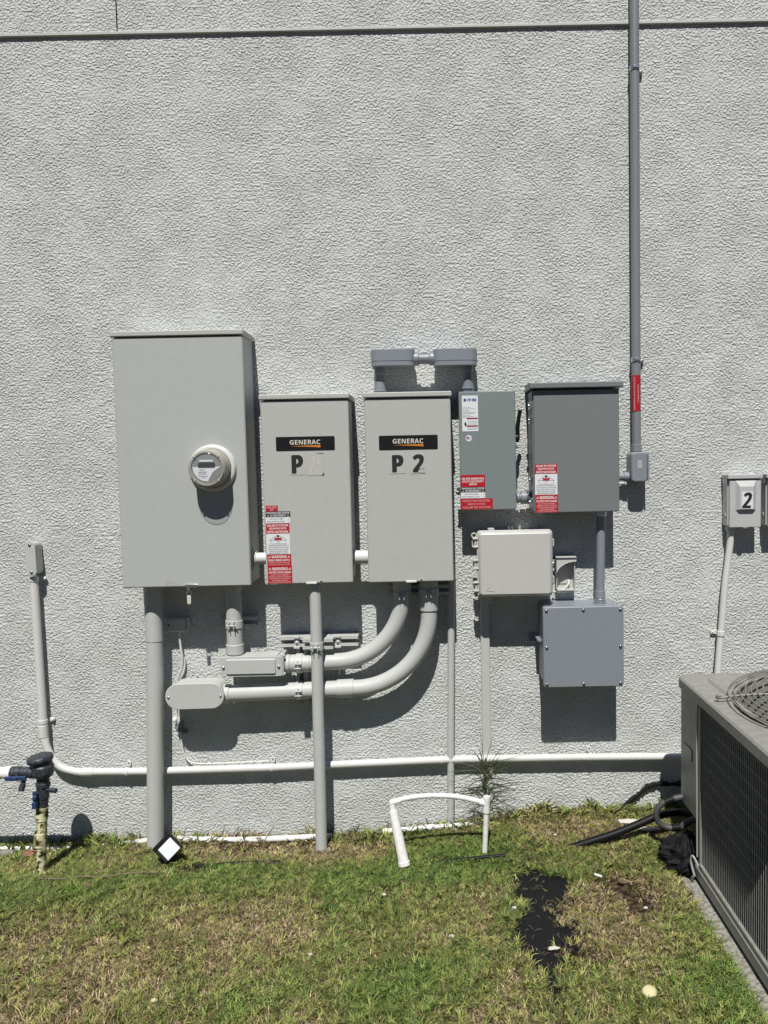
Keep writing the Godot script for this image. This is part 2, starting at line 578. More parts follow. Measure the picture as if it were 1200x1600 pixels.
func shock_label(t: Node3D, r: Array, z: float) -> void:
	var s := sticker(t, "warning_label", r, z, M.red)
	print_on(s, r, z, [["WARNING", 0.18, 0.07, 0.82, 0.24], ["ELECTRIC SHOCK HAZARD", 0.05, 0.30, 0.95, 0.42]], M.print_white)
	print_on(s, r, z, [["DO NOT TOUCH TERMINALS", 0.12, 0.48, 0.88, 0.545], ["TERMINALS ON BOTH THE LINE AND", 0.05, 0.58, 0.95, 0.645], ["LOAD SIDES MAY BE ENERGIZED", 0.07, 0.68, 0.93, 0.745], ["IN THE OPEN POSITION", 0.18, 0.78, 0.82, 0.845], ["DC VOLTAGE IS ALWAYS PRESENT WHEN", 0.05, 0.87, 0.95, 0.91], ["SOLAR MODULES ARE EXPOSED TO SUN", 0.07, 0.935, 0.93, 0.975]], M.print_pale, true, "small_print")
	var w: float = r[2] - r[0]
	var h: float = r[3] - r[1]
	for cx: float in [r[0] + w * 0.095, r[2] - w * 0.095]:
		strips(s, "hazard_triangle", tri_sign(cx, r[3] - h * 0.16, w * 0.05), z + 0.001, 0.0012, M.print_white)

func ac_label(t: Node3D, rb: Array, rw: Array, z: float) -> void:
	var s := sticker(t, "photovoltaic_label", rb, z, M.print_black)
	print_on(s, rb, z, [["PHOTOVOLTAIC SYSTEM", 0.04, 0.10, 0.96, 0.44], ["AC DISCONNECT", 0.18, 0.55, 0.82, 0.88]], M.print_white)
	var w: float = rb[2] - rb[0]
	var h: float = rb[3] - rb[1]
	for cx: float in [rb[0] + w * 0.095, rb[2] - w * 0.095]:
		flat_poly(s, "hazard_triangle", [Vector2(cx - h * 0.17, rb[1] + h * 0.1), Vector2(cx + h * 0.17, rb[1] + h * 0.1), Vector2(cx, rb[1] + h * 0.45)], z + 0.001, M.print_yellow)
	var s2 := sticker(t, "rating_label", rw, z, M.sticker_white)
	print_on(s2, rw, z, [["RATED AC OUTPUT CURRENT", 0.16, 0.2, 0.72, 0.4], ["A", 0.92, 0.2, 0.96, 0.4], ["NOMINAL OPERATING AC VOLTAGE", 0.04, 0.62, 0.76, 0.82], ["V", 0.92, 0.62, 0.96, 0.82]], M.print_grey)

# ------------------------------------------------------------------ hardware
func screw(mb: MB, p: Vector3, r: float, d := 0.004, axis := Vector3(0, 0, 1)) -> void:
	var t := Transform3D(MB.frame(axis), p)
	mb.lathe([Vector2(r, 0.0), Vector2(r, d * 0.4), Vector2(r * 0.8, d * 0.85), Vector2(r * 0.35, d), Vector2(0.0, d)], t, 10, true)

# pipe clamp: a band with two ears and a bolt on the front
func clamp_band(mb: MB, c: Vector3, axis: Vector3, r: float, w := 0.022) -> void:
	mb.rod(c - axis * w * 0.5, c + axis * w * 0.5, r + 0.0035, 20, 0.0008)
	var side := Vector3(0, 0, 1).cross(axis).normalized()
	for s: float in [-1.0, 1.0]:
		var t := Transform3D(Basis(side, axis, Vector3(0, 0, 1)), c + Vector3(0, 0, r + 0.008) + side * s * 0.009)
		mb.box(V(-0.0015, -w * 0.5, -0.012), V(0.0015, w * 0.5, 0.010), 0.0005, t)
	mb.rod(c + Vector3(0, 0, r + 0.011) - side * 0.019, c + Vector3(0, 0, r + 0.011) + side * 0.019, 0.0035, 8)

# C-shaped steel channel along a, opening along +z
func strut(mb: MB, a: Vector3, b: Vector3, width := 0.041, depth := 0.041) -> void:
	var d := (b - a).normalized()
	var s := Vector3(0, 0, 1).cross(d).normalized()
	var t := Transform3D(Basis(d, s, Vector3(0, 0, 1)), a)
	var l := (b - a).length()
	var h := width * 0.5
	mb.box(V(0, -h, 0), V(l, h, 0.0028), 0.0, t)
	for k: float in [-1.0, 1.0]:
		var y0 := minf(k * h, k * (h - 0.003))
		var y1 := maxf(k * h, k * (h - 0.003))
		mb.box(V(0, y0, 0.003), V(l, y1, depth), 0.0006, t)
		y0 = minf(k * (h - 0.0032), k * (h - 0.0125))
		y1 = maxf(k * (h - 0.0032), k * (h - 0.0125))
		mb.box(V(0, y0, depth - 0.003), V(l, y1, depth - 0.0002), 0.0, t)

# strap with one or two ears holding a pipe to the wall
func strap(mb: MB, c: Vector3, axis: Vector3, r: float, ear: Vector3) -> void:
	mb.rod(c - axis * 0.008, c + axis * 0.008, r + 0.0025, 16, 0.0008)
	var t := Transform3D(Basis(ear.cross(Vector3(0, 0, 1)), ear, Vector3(0, 0, 1)), Vector3(c.x, c.y, 0.0) + ear * (r + 0.001))
	mb.prism(rr(-0.009, -0.004, 0.009, 0.020, 0.008, 4), 0.003, 0.009, 0.001, t)

# ------------------------------------------------------------------ ground
func ss(a: float, b: float, x: float) -> float:
	return smoothstep(a, b, x)

var lump: FastNoiseLite
func gy(x: float, z: float) -> float:
	var a := ss(-0.4, 0.6, x)
	var near := lerpf(-0.092, -0.002, a) - 0.02 * (1.0 - ss(-1.7, -1.2, x))
	var far := lerpf(-0.075, -0.052, a)
	return lerpf(near, far, ss(0.05, 0.5, z)) + lump.get_noise_2d(x, z) * 0.008 * (1.0 - ss(2.0, 4.0, absf(x) + z))

var patch_poly: PackedVector2Array

func build_camera_and_light() -> void:
	var near := 0.05
	var cam := Camera3D.new()
	cam.name = "camera"
	cam.projection = Camera3D.PROJECTION_FRUSTUM
	cam.near = near
	cam.far = 400.0
	cam.size = 2.0 * near * 800.0 / 1200.0
	cam.frustum_offset = Vector2(-80.0 / 1200.0 * near, 0.0)
	add_child(cam)
	cam.transform = Transform3D(Basis(Vector3.RIGHT, deg_to_rad(-3.6)) * Basis(Vector3.BACK, -0.02), Vector3(0, 1.44, 3.1))
	cam.current = true
	var sky_mat := ProceduralSkyMaterial.new()
	sky_mat.sky_top_color = Color(0.30, 0.46, 0.74)
	sky_mat.sky_horizon_color = Color(0.70, 0.78, 0.86)
	sky_mat.ground_bottom_color = Color(0.22, 0.22, 0.16)
	sky_mat.ground_horizon_color = Color(0.45, 0.46, 0.42)
	sky_mat.sun_angle_max = 8.0
	sky_mat.sky_energy_multiplier = 0.6
	var sky := Sky.new()
	sky.sky_material = sky_mat
	var env := Environment.new()
	env.background_mode = Environment.BG_SKY
	env.sky = sky
	env.tonemap_mode = Environment.TONE_MAPPER_LINEAR
	env.tonemap_exposure = 1.04
	env.sdfgi_enabled = true
	env.ssao_enabled = true
	env.ssil_enabled = true
	var we := WorldEnvironment.new()
	we.name = "world_environment"
	we.environment = env
	add_child(we)
	var sun := DirectionalLight3D.new()
	sun.name = "sun"
	sun.light_energy = 1.6
	sun.light_color = Color(1.0, 0.985, 0.96)
	sun.light_angular_distance = 0.5
	sun.shadow_enabled = true
	add_child(sun)
	sun.look_at_from_position(Vector3.ZERO, Vector3(0.07, -1.58, -1.0), Vector3.UP)

# ------------------------------------------------------------------ wall
var stucco_a: FastNoiseLite
var stucco_b: FastNoiseLite
var stucco_c: FastNoiseLite

func relief(x: float, y: float) -> float:
	var c := stucco_c.get_noise_2d(x, y)
	var a := stucco_a.get_noise_2d(x, y)
	var b := stucco_b.get_noise_2d(x, y)
	var amp := 0.75 + 0.55 * clampf(c * 1.6, -1.0, 1.0)
	return smoothstep(-0.32, 0.35, a) * 0.0011 * amp + b * 0.0004 - 0.002

func relief_sheet(x0: float, y0: float, x1: float, y1: float, step: float, z: float, off: Vector3) -> ArrayMesh:
	var nx := int(ceil((x1 - x0) / step)) + 1
	var ny := int(ceil((y1 - y0) / step)) + 1
	var dx := (x1 - x0) / (nx - 1)
	var dy := (y1 - y0) / (ny - 1)
	var vs := PackedVector3Array()
	vs.resize(nx * ny)
	var k := 0
	for j in ny:
		var y := y0 + dy * j
		for i in nx:
			var x := x0 + dx * i
			vs[k] = Vector3(x - off.x, y - off.y, z - off.z + relief(x, y))
			k += 1
	var uv := PackedVector2Array()
	uv.resize(nx * ny)
	for i in vs.size():
		uv[i] = Vector2(vs[i].x, vs[i].y)
	var ns := PackedVector3Array()
	ns.resize(nx * ny)
	k = 0
	for j in ny:
		var up := nx if j < ny - 1 else 0
		var dn := nx if j > 0 else 0
		for i in nx:
			var l := 1 if i > 0 else 0
			var r := 1 if i < nx - 1 else 0
			ns[k] = Vector3(-(vs[k + r].z - vs[k - l].z) / (dx * (l + r)), -(vs[k + up].z - vs[k - dn].z) / (vs[k + up].y - vs[k - dn].y), 1.0).normalized()
			k += 1
	var ids := PackedInt32Array()
	ids.resize((nx - 1) * (ny - 1) * 6)
	k = 0
	for j in ny - 1:
		var b := j * nx
		for i in nx - 1:
			var p := b + i
			ids[k] = p; ids[k + 1] = p + nx; ids[k + 2] = p + 1
			ids[k + 3] = p + 1; ids[k + 4] = p + nx; ids[k + 5] = p + nx + 1
			k += 6
	var a := []
	a.resize(Mesh.ARRAY_MAX)
	a[Mesh.ARRAY_VERTEX] = vs
	a[Mesh.ARRAY_NORMAL] = ns
	a[Mesh.ARRAY_TEX_UV] = uv
	a[Mesh.ARRAY_INDEX] = ids
	var m := ArrayMesh.new()
	m.add_surface_from_arrays(Mesh.PRIMITIVE_TRIANGLES, a)
	return m

func build_wall() -> void:
	stucco_a = FastNoiseLite.new()
	stucco_a.noise_type = FastNoiseLite.TYPE_SIMPLEX_SMOOTH
	stucco_a.seed = 3
	stucco_a.frequency = 30.0
	stucco_a.fractal_octaves = 3
	stucco_a.fractal_gain = 0.6
	stucco_b = FastNoiseLite.new()
	stucco_b.seed = 9
	stucco_b.frequency = 5.0
	stucco_b.fractal_octaves = 2
	stucco_c = FastNoiseLite.new()
	stucco_c.seed = 14
	stucco_c.frequency = 1.6
	stucco_c.fractal_octaves = 4
	var w := thing("stucco_wall", "pale grey rough stucco wall carrying the meter cabinet and conduits", "wall", V(0, -0.2, 0))
	var off := w.position
	var o := MeshInstance3D.new()
	o.name = "stucco_face"
	o.mesh = relief_sheet(-2.2, -0.2, 1.85, 3.126, 0.006, 0.0, off)
	o.material_override = M.stucco
	w.add_child(o, true)
	# the band above the drip edge, in two runs either side of a joint
	for r: Array in [[-2.2, -1.199], [-1.194, 1.85]]:
		var b := MeshInstance3D.new()
		b.name = "upper_band"
		b.mesh = relief_sheet(r[0], 3.139, r[1], 3.42, 0.006, 0.008, off)
		b.material_override = M.stucco
		w.add_child(b, true)
	var mb := MB.new()
	mb.box(V(-6, -0.5, -0.3), V(6, 5.0, -0.012))
	part(w, "wall_core", mb, M.stucco_plain)
	mb = MB.new()
	mb.box(V(-6, -0.4, -0.0119), V(-2.2, 3.126, -0.001))
	mb.box(V(1.85, -0.4, -0.0119), V(6, 3.126, -0.001))
	mb.box(V(-6, 3.139, -0.0119), V(-2.2, 5, 0.007))
	mb.box(V(1.85, 3.139, -0.0119), V(6, 5, 0.007))
	mb.box(V(-2.1999, 3.42, -0.0119), V(1.8499, 5, 0.007))
	part(w, "plain_stucco", mb, M.stucco_plain)
	mb = MB.new()
	mb.box(V(-6, 3.1262, -0.011), V(6, 3.1388, 0.0095), 0.002)
	part(w, "drip_edge", mb, M.conduit)

func build_ground() -> void:
	lump = FastNoiseLite.new()
	lump.seed = 4
	lump.frequency = 3.0
	lump.fractal_octaves = 3
	var g := MB.new()
	var xs: Array = [-120.0, -30.0, -8.0, -4.0]
	for i in 91:
		xs.append(-2.7 + 0.06 * i)
	xs += [4.0, 8.0, 30.0, 120.0]
	var zs: Array = []
	for i in 45:
		zs.append(-0.02 + 0.05 * i)
	zs += [3.0, 5.0, 12.0, 40.0, 150.0]
	var m := MeshInstance3D.new()
	for j in zs.size() - 1:
		for i in xs.size() - 1:
			var p: Array = []
			var q: Array = []
			for e: Array in [[i, j], [i + 1, j], [i + 1, j + 1], [i, j + 1]]:
				var x: float = xs[e[0]]
				var z: float = zs[e[1]]
				p.append(V(x, gy(x, z), z))
				q.append(Vector3(gy(x - 0.02, z) - gy(x + 0.02, z), 0.04, gy(x, z - 0.02) - gy(x, z + 0.02)).normalized())
			g.quadn(p[0], p[1], p[2], p[3], q[0], q[1], q[2], q[3])
	m.name = "ground"
	m.mesh = g.mesh(Vector3.ZERO)
	m.material_override = M.soil
	m.set_meta("kind", "structure")
	add_child(m)

func in_patch(x: float, z: float) -> bool:
	return Geometry2D.is_point_in_polygon(Vector2(x, z), patch_poly)

func build_grass() -> void:
	var rng := RandomNumberGenerator.new()
	rng.seed = 77
	var big := FastNoiseLite.new()
	big.seed = 8
	big.frequency = 2.2
	big.fractal_octaves = 4
	var fine := FastNoiseLite.new()
	fine.seed = 18
	fine.frequency = 14.0
	fine.fractal_octaves = 2
	var green_spots := [[-0.1, 0.38, 0.42, 0.16, 0.5], [-1.35, 0.35, 0.4, 0.2, 0.35], [0.72, 0.92, 0.22, 0.25, 0.45], [0.35, 0.32, 0.25, 0.12, 0.4], [0.0, 0.85, 0.3, 0.25, 0.35], [-0.45, 0.40, 0.3, 0.12, 0.25]]
	var dry_spots := [[-1.0, 0.85, 0.5, 0.35, 0.45], [-0.75, 0.14, 0.28, 0.09, 0.7], [0.55, 0.62, 0.28, 0.25, 0.55], [0.6, 0.16, 0.35, 0.10, 0.55], [0.42, 1.0, 0.25, 0.25, 0.4], [-0.32, 0.16, 0.16, 0.08, 0.6], [-0.35, 0.62, 0.3, 0.2, 0.25], [0.12, 0.78, 0.12, 0.15, 0.4]]
	var bare_spots := [[0.62, 0.50, 0.09, 0.07], [0.66, 0.63, 0.09, 0.08], [-0.96, 0.27, 0.09, 0.05], [0.33, 0.66, 0.06, 0.05], [0.42, 0.88, 0.07, 0.06], [-0.8, 0.10, 0.25, 0.04]]
	var tuft := func(seed_: int, count: int, tall: float, flat: float, width: float) -> ArrayMesh:
		var r := RandomNumberGenerator.new()
		r.seed = seed_
		var mb := MB.new()
		for b in count:
			var a := r.randf() * TAU
			var lean := r.randf_range(0.35, 1.0) * flat
			var l := tall * r.randf_range(0.55, 1.15)
			var d := Vector3(cos(a), 0, sin(a))
			var sd := Vector3(-sin(a), 0, cos(a)).rotated(d, r.randf_range(-0.8, 0.8))
			var p := Vector3(r.randf_range(-1, 1), 0, r.randf_range(-1, 1)) * 0.010
			var w := width * r.randf_range(0.7, 1.2)
			var pts: Array = [p]
			var th := lean * 0.6
			for s in 3:
				pts.append(pts[-1] + (Vector3.UP * cos(th) + d * sin(th)) * l / 3.0)
				th += lean * r.randf_range(0.25, 0.6)
			var ws := [w * 0.8, w, w * 0.75, 0.0]
			for s in 3:
				var nn: Vector3 = sd.cross(pts[s + 1] - pts[s]).normalized()
				if nn.y < 0:
					nn = -nn
				var q0: Vector3 = pts[s] - sd * ws[s]
				var q1: Vector3 = pts[s] + sd * ws[s]
				var q2: Vector3 = pts[s + 1] + sd * ws[s + 1]
				var q3: Vector3 = pts[s + 1] - sd * ws[s + 1]
				mb.tri(q0, q1, q2, nn, nn, nn)
				if s < 2:
					mb.tri(q0, q2, q3, nn, nn, nn)
		return mb.mesh(Vector3.ZERO)
	var live: Array = []
	var dry: Array = []
	var x0 := -2.4
	var x1 := 2.2
	var z1 := 1.75
	for i in 160000:
		var x := rng.randf_range(x0, x1)
		var z := rng.randf_range(0.004, z1)
		if x > 0.845 and z > 0.24 and z < 1.38:
			continue
		var edge := fine.get_noise_2d(x, z)
		if Geometry2D.is_point_in_polygon(Vector2(x + edge * 0.03, z + fine.get_noise_2d(z + 5.0, x) * 0.03), patch_clear) and rng.randf() > 0.018:
			continue
		var g := 0.5 + big.get_noise_2d(x, z) * 0.75 + edge * 0.25
		for s: Array in green_spots:
			g += s[4] * exp(-pow((x - s[0]) / s[2], 2) - pow((z - s[1]) / s[3], 2))
		for s: Array in dry_spots:
			g -= s[4] * exp(-pow((x - s[0]) / s[2], 2) - pow((z - s[1]) / s[3], 2))
		var bare := 0.0
		for s: Array in bare_spots:
			bare += exp(-pow((x - s[0]) / s[2], 2) - pow((z - s[1]) / s[3], 2))
		if rng.randf() < bare * 1.1:
			continue
		if z < 0.06 and rng.randf() < 0.45:
			continue
		g = clampf(g, 0.0, 1.0)
		var y := gy(x, z) - 0.002
		var sc := rng.randf_range(0.65, 1.2)
		if z < 0.07 and rng.randf() < 0.22 + 0.3 * big.get_noise_2d(x * 3.0, 9.0):
			sc *= rng.randf_range(1.5, 2.4)
		var bs := Basis(Vector3.UP, rng.randf() * TAU) * Basis(Vector3.RIGHT, rng.randf_range(-0.25, 0.25))
		var t := Transform3D(bs.scaled(Vector3.ONE * sc), V(x, y, z))
		var tone := 0.5 + 1.6 * pow(rng.randf(), 1.6)
		if rng.randf() < 0.12 + 0.80 * g:
			var yl := clampf(rng.randf_range(-0.2, 0.6) + (1.0 - g) * 0.7, 0.0, 1.0)
			var c := Color(0.080, 0.145, 0.026).lerp(Color(0.215, 0.205, 0.065), yl)
			live.append([t, c * tone])
		else:
			var c := Color(0.42, 0.34, 0.20).lerp(Color(0.13, 0.088, 0.046), pow(rng.randf(), 0.8))
			dry.append([t, c * tone])
	for e: Array in [["grass", live, tuft.call(5, 7, 0.034, 0.95, 0.0014), "short green and yellowing lawn grass in front of the stucco wall", "grass"], ["dry_grass", dry, tuft.call(6, 5, 0.036, 2.0, 0.0014), "dry straw coloured thatch lying between the green grass blades", "dry grass"]]:
		var mm := MultiMesh.new()
		mm.transform_format = MultiMesh.TRANSFORM_3D
		mm.use_colors = true
		mm.mesh = e[2]
		mm.instance_count = e[1].size()
		for i in e[1].size():
			mm.set_instance_transform(i, e[1][i][0])
			mm.set_instance_color(i, e[1][i][1])
		var o := MultiMeshInstance3D.new()
		o.name = e[0]
		o.multimesh = mm
		o.material_override = M.grass
		o.set_meta("kind", "stuff")
		o.set_meta("label", e[3])
		o.set_meta("category", e[4])
		add_child(o)

# ------------------------------------------------------------------ cabinets
func build_meter_cabinet() -> void:
	var t := thing("meter_cabinet", "tall pale grey metal meter cabinet with round meter on its door", "cabinet", V(-0.955, 0.99, 0))
	var mb := MB.new()
	mb.box(V(-1.197, 0.992, 0.004), V(-0.716, 1.94, 0.166), 0.003)
	part(t, "body", mb, M.cabinet)
	mb = MB.new()
	mb.box(V(-1.202, 0.988, 0.1665), V(-0.711, 1.934, 0.181), 0.004)
	var door := part(t, "door", mb, M.cabinet)
	mb = MB.new()
	mb.box(V(-1.207, 1.938, 0.0), V(-0.706, 1.958, 0.188), 0.003)
	part(t, "rain_lid", mb, M.panel)
	mb = MB.new()
	word(mb, "E·T·N", -1.036, 0.997, -0.992, 1.013, Transform3D(Basis.IDENTITY, Vector3(0, 0, 0.182)), true)
	part(door, "embossed_logo", mb, M.panel)
	mb = MB.new()
	mb.prism(rr(-0.962, 0.987, -0.911, 0.999, 0.005, 4), 0.181, 0.187, 0.001, Transform3D(Basis(Vector3.BACK, 0.0), Vector3.ZERO))
	mb.lathe([Vector2(0.004, 0), Vector2(0.004, 0.003), Vector2(0, 0.003)], Transform3D(MB.frame(Vector3.BACK), V(-0.917, 0.994, 0.187)), 10)
	mb.box(V(-0.957, 0.975, 0.170), V(-0.944, 0.992, 0.184), 0.002)
	part(t, "hasp", mb, M.zinc)
	# knockout ring on the side towards the next panel
	mb = MB.new()
	mb.lathe([Vector2(0.03, 0), Vector2(0.045, 0), Vector2(0.045, 0.003), Vector2(0.03, 0.003)], Transform3D(Basis(Vector3(0, 1, 0), Vector3(1, 0, 0), Vector3(0, 0, -1)), V(-0.7158, 1.083, 0.1)), 24)
	part(t, "knockout_ring", mb, M.cabinet)
	# seal tag
	var s := thing("seal_tag", "small metal seal tag hanging from the meter cabinet hasp", "seal tag", V(-0.95, 0.92, 0.18))
	mb = MB.new()
	mb.tube(arc(V(-0.95, 0.962, 0.178), 0.010, Vector3.RIGHT, Vector3.UP, 0.0, TAU, 14), 0.0014, 6, false)
	part(s, "wire", mb, M.zinc)
	mb = MB.new()
	mb.prism(rr(-0.958, 0.920, -0.943, 0.954, 0.006, 4), 0.176, 0.182, 0.0015, Transform3D.IDENTITY)
	part(s, "tag", mb, M.print_cream)
	# meter
	var c := V(-0.8395, 1.440, 0.182)
	var e := thing("electric_meter", "round glass electric meter with dark display on the tall cabinet", "electric meter", c)
	var ax := Transform3D(Basis(Vector3(1, 0, 0), Vector3(0, 0, 1), Vector3(0, -1, 0)), c)
	mb = MB.new()
	mb.lathe([Vector2(0.090, 0), Vector2(0.089, 0.008), Vector2(0.085, 0.014), Vector2(0.080, 0.016), Vector2(0.074, 0.016), Vector2(0.0735, 0.004)], ax, 48, true)
	part(e, "sealing_ring", mb, M.ring)
	mb = MB.new()
	mb.lathe([Vector2(0.0725, 0.002), Vector2(0.0725, 0.026), Vector2(0.070, 0.030), Vector2(0.0685, 0.078), Vector2(0.064, 0.083), Vector2(0.058, 0.083), Vector2(0.056, 0.077), Vector2(0, 0.077)], ax, 48)
	var bd := part(e, "housing", mb, M.bezel)
	mb = MB.new()
	mb.lathe([Vector2(0.056, 0.0775), Vector2(0.056, 0.0785), Vector2(0.0, 0.0785)], ax, 40)
	var face := part(e, "dial_plate", mb, M.dial)
	var zf := c.z + 0.0795
	var lab: Array = [Vector2(-0.053, 0.005), Vector2(0.052, 0.005), Vector2(0.036, -0.004), Vector2(0.020, -0.018), Vector2(0.008, -0.038), Vector2(0.004, -0.049), Vector2(-0.018, -0.046), Vector2(-0.036, -0.034), Vector2(-0.048, -0.016)]
	for i in lab.size():
		lab[i] += Vector2(c.x, c.y)
	flat_poly(face, "rating_plate", lab, zf, M.sticker_white)
	mb = MB.new()
	mb.box(V(c.x - 0.031, c.y + 0.004, zf), V(c.x + 0.031, c.y + 0.020, zf + 0.003), 0.001)
	part(face, "display", mb, M.lcd)
	mb = MB.new()
	mb.box(V(c.x - 0.026, c.y + 0.024, zf), V(c.x + 0.024, c.y + 0.031, zf + 0.001), 0.0)
	part(face, "name_strip", mb, M.sticker_white)
	mb = MB.new()
	var tz := Transform3D(Basis.IDENTITY, V(c.x, c.y, zf + 0.0006))
	for l: Array in [[-0.026, -0.010, -0.006, 0.003], [-0.031, 0.0, -0.014, 0.0035], [-0.031, -0.003, -0.0205, 0.003], [-0.031, 0.003, -0.029, 0.0028], [-0.020, -0.006, -0.0355, 0.0024]]:
		var bx: float = l[0]
		while bx < l[1]:
			mb.quad(tz * V(bx, l[2] - l[3] * 0.5, 0), tz * V(bx + 0.0022, l[2] - l[3] * 0.5, 0), tz * V(bx + 0.0022, l[2] + l[3] * 0.5, 0), tz * V(bx, l[2] + l[3] * 0.5, 0), Vector3.BACK)
			bx += 0.0032
	var fp := part(face, "fine_print", mb, M.print_grey)
	fp.set_meta("kind", "stuff")
	mb = MB.new()
	mb.lathe([Vector2(0.0635, 0.0835), Vector2(0.062, 0.094), Vector2(0.056, 0.101), Vector2(0.046, 0.103), Vector2(0, 0.104)], ax, 48, true)
	part(e, "glass_cover", mb, M.glass)
	for k in 4:
		mb = MB.new()
		var a := PI / 4 + k * PI / 2
		mb.box(V(-0.002, 0.058, 0.081), V(0.002, 0.067, 0.087), 0.0005, Transform3D(Basis(Vector3.BACK, a), c))
		part(bd, "rim_clip", mb, M.print_cream)

func panel_box(called: String, label: String, x0: float, x1: float, y0: float, y1: float, d: float, m: Material, lidm: Material) -> Node3D:
	var t := thing(called, label, "electrical panel", V((x0 + x1) * 0.5, y0, 0))
	var mb := MB.new()
	mb.box(V(x0 + 0.006, y0 + 0.005, 0.004), V(x1 - 0.006, y1 - 0.020, d - 0.016), 0.003)
	part(t, "body", mb, m)
	mb = MB.new()
	mb.box(V(x0, y0, d - 0.0155), V(x1, y1 - 0.024, d), 0.0035)
	part(t, "door", mb, m)
	mb = MB.new()
	mb.box(V(x0 - 0.005, y1 - 0.0195, 0.0), V(x1 + 0.005, y1, d + 0.008), 0.003)
	part(t, "rain_lid", mb, lidm)
	return t

func latch(t: Node3D, x: float, y: float, z: float) -> void:
	var mb := MB.new()
	mb.box(V(x - 0.02, y - 0.004, z - 0.012), V(x + 0.02, y + 0.0035, z + 0.003), 0.001)
	part(t, "latch", mb, M.white)
	mb = MB.new()
	mb.lathe([Vector2(0.003, 0), Vector2(0.0055, 0.0), Vector2(0.0055, 0.006), Vector2(0.003, 0.006), Vector2(0.003, 0.0)], Transform3D(MB.frame(Vector3.BACK), V(x + 0.038, y + 0.004, z)), 12)
	part(t, "seal_eye", mb, M.zinc)

func plaque(t: Node3D, r: Array, z: float) -> void:
	var p := sticker(t, "name_plaque", r, z, M.plaque, 0.004)
	print_on(p, r, z, [["GENERAC", 0.235, 0.24, 0.755, 0.56]], M.print_cream)
	var w: float = r[2] - r[0]
	var h: float = r[3] - r[1]
	flat_poly(p, "orange_swoosh", [Vector2(r[0] + w * 0.24, r[1] + h * 0.33), Vector2(r[0] + w * 0.755, r[1] + h * 0.385), Vector2(r[0] + w * 0.755, r[1] + h * 0.20), Vector2(r[0] + w * 0.66, r[1] + h * 0.24)], z + 0.001, M.print_orange)

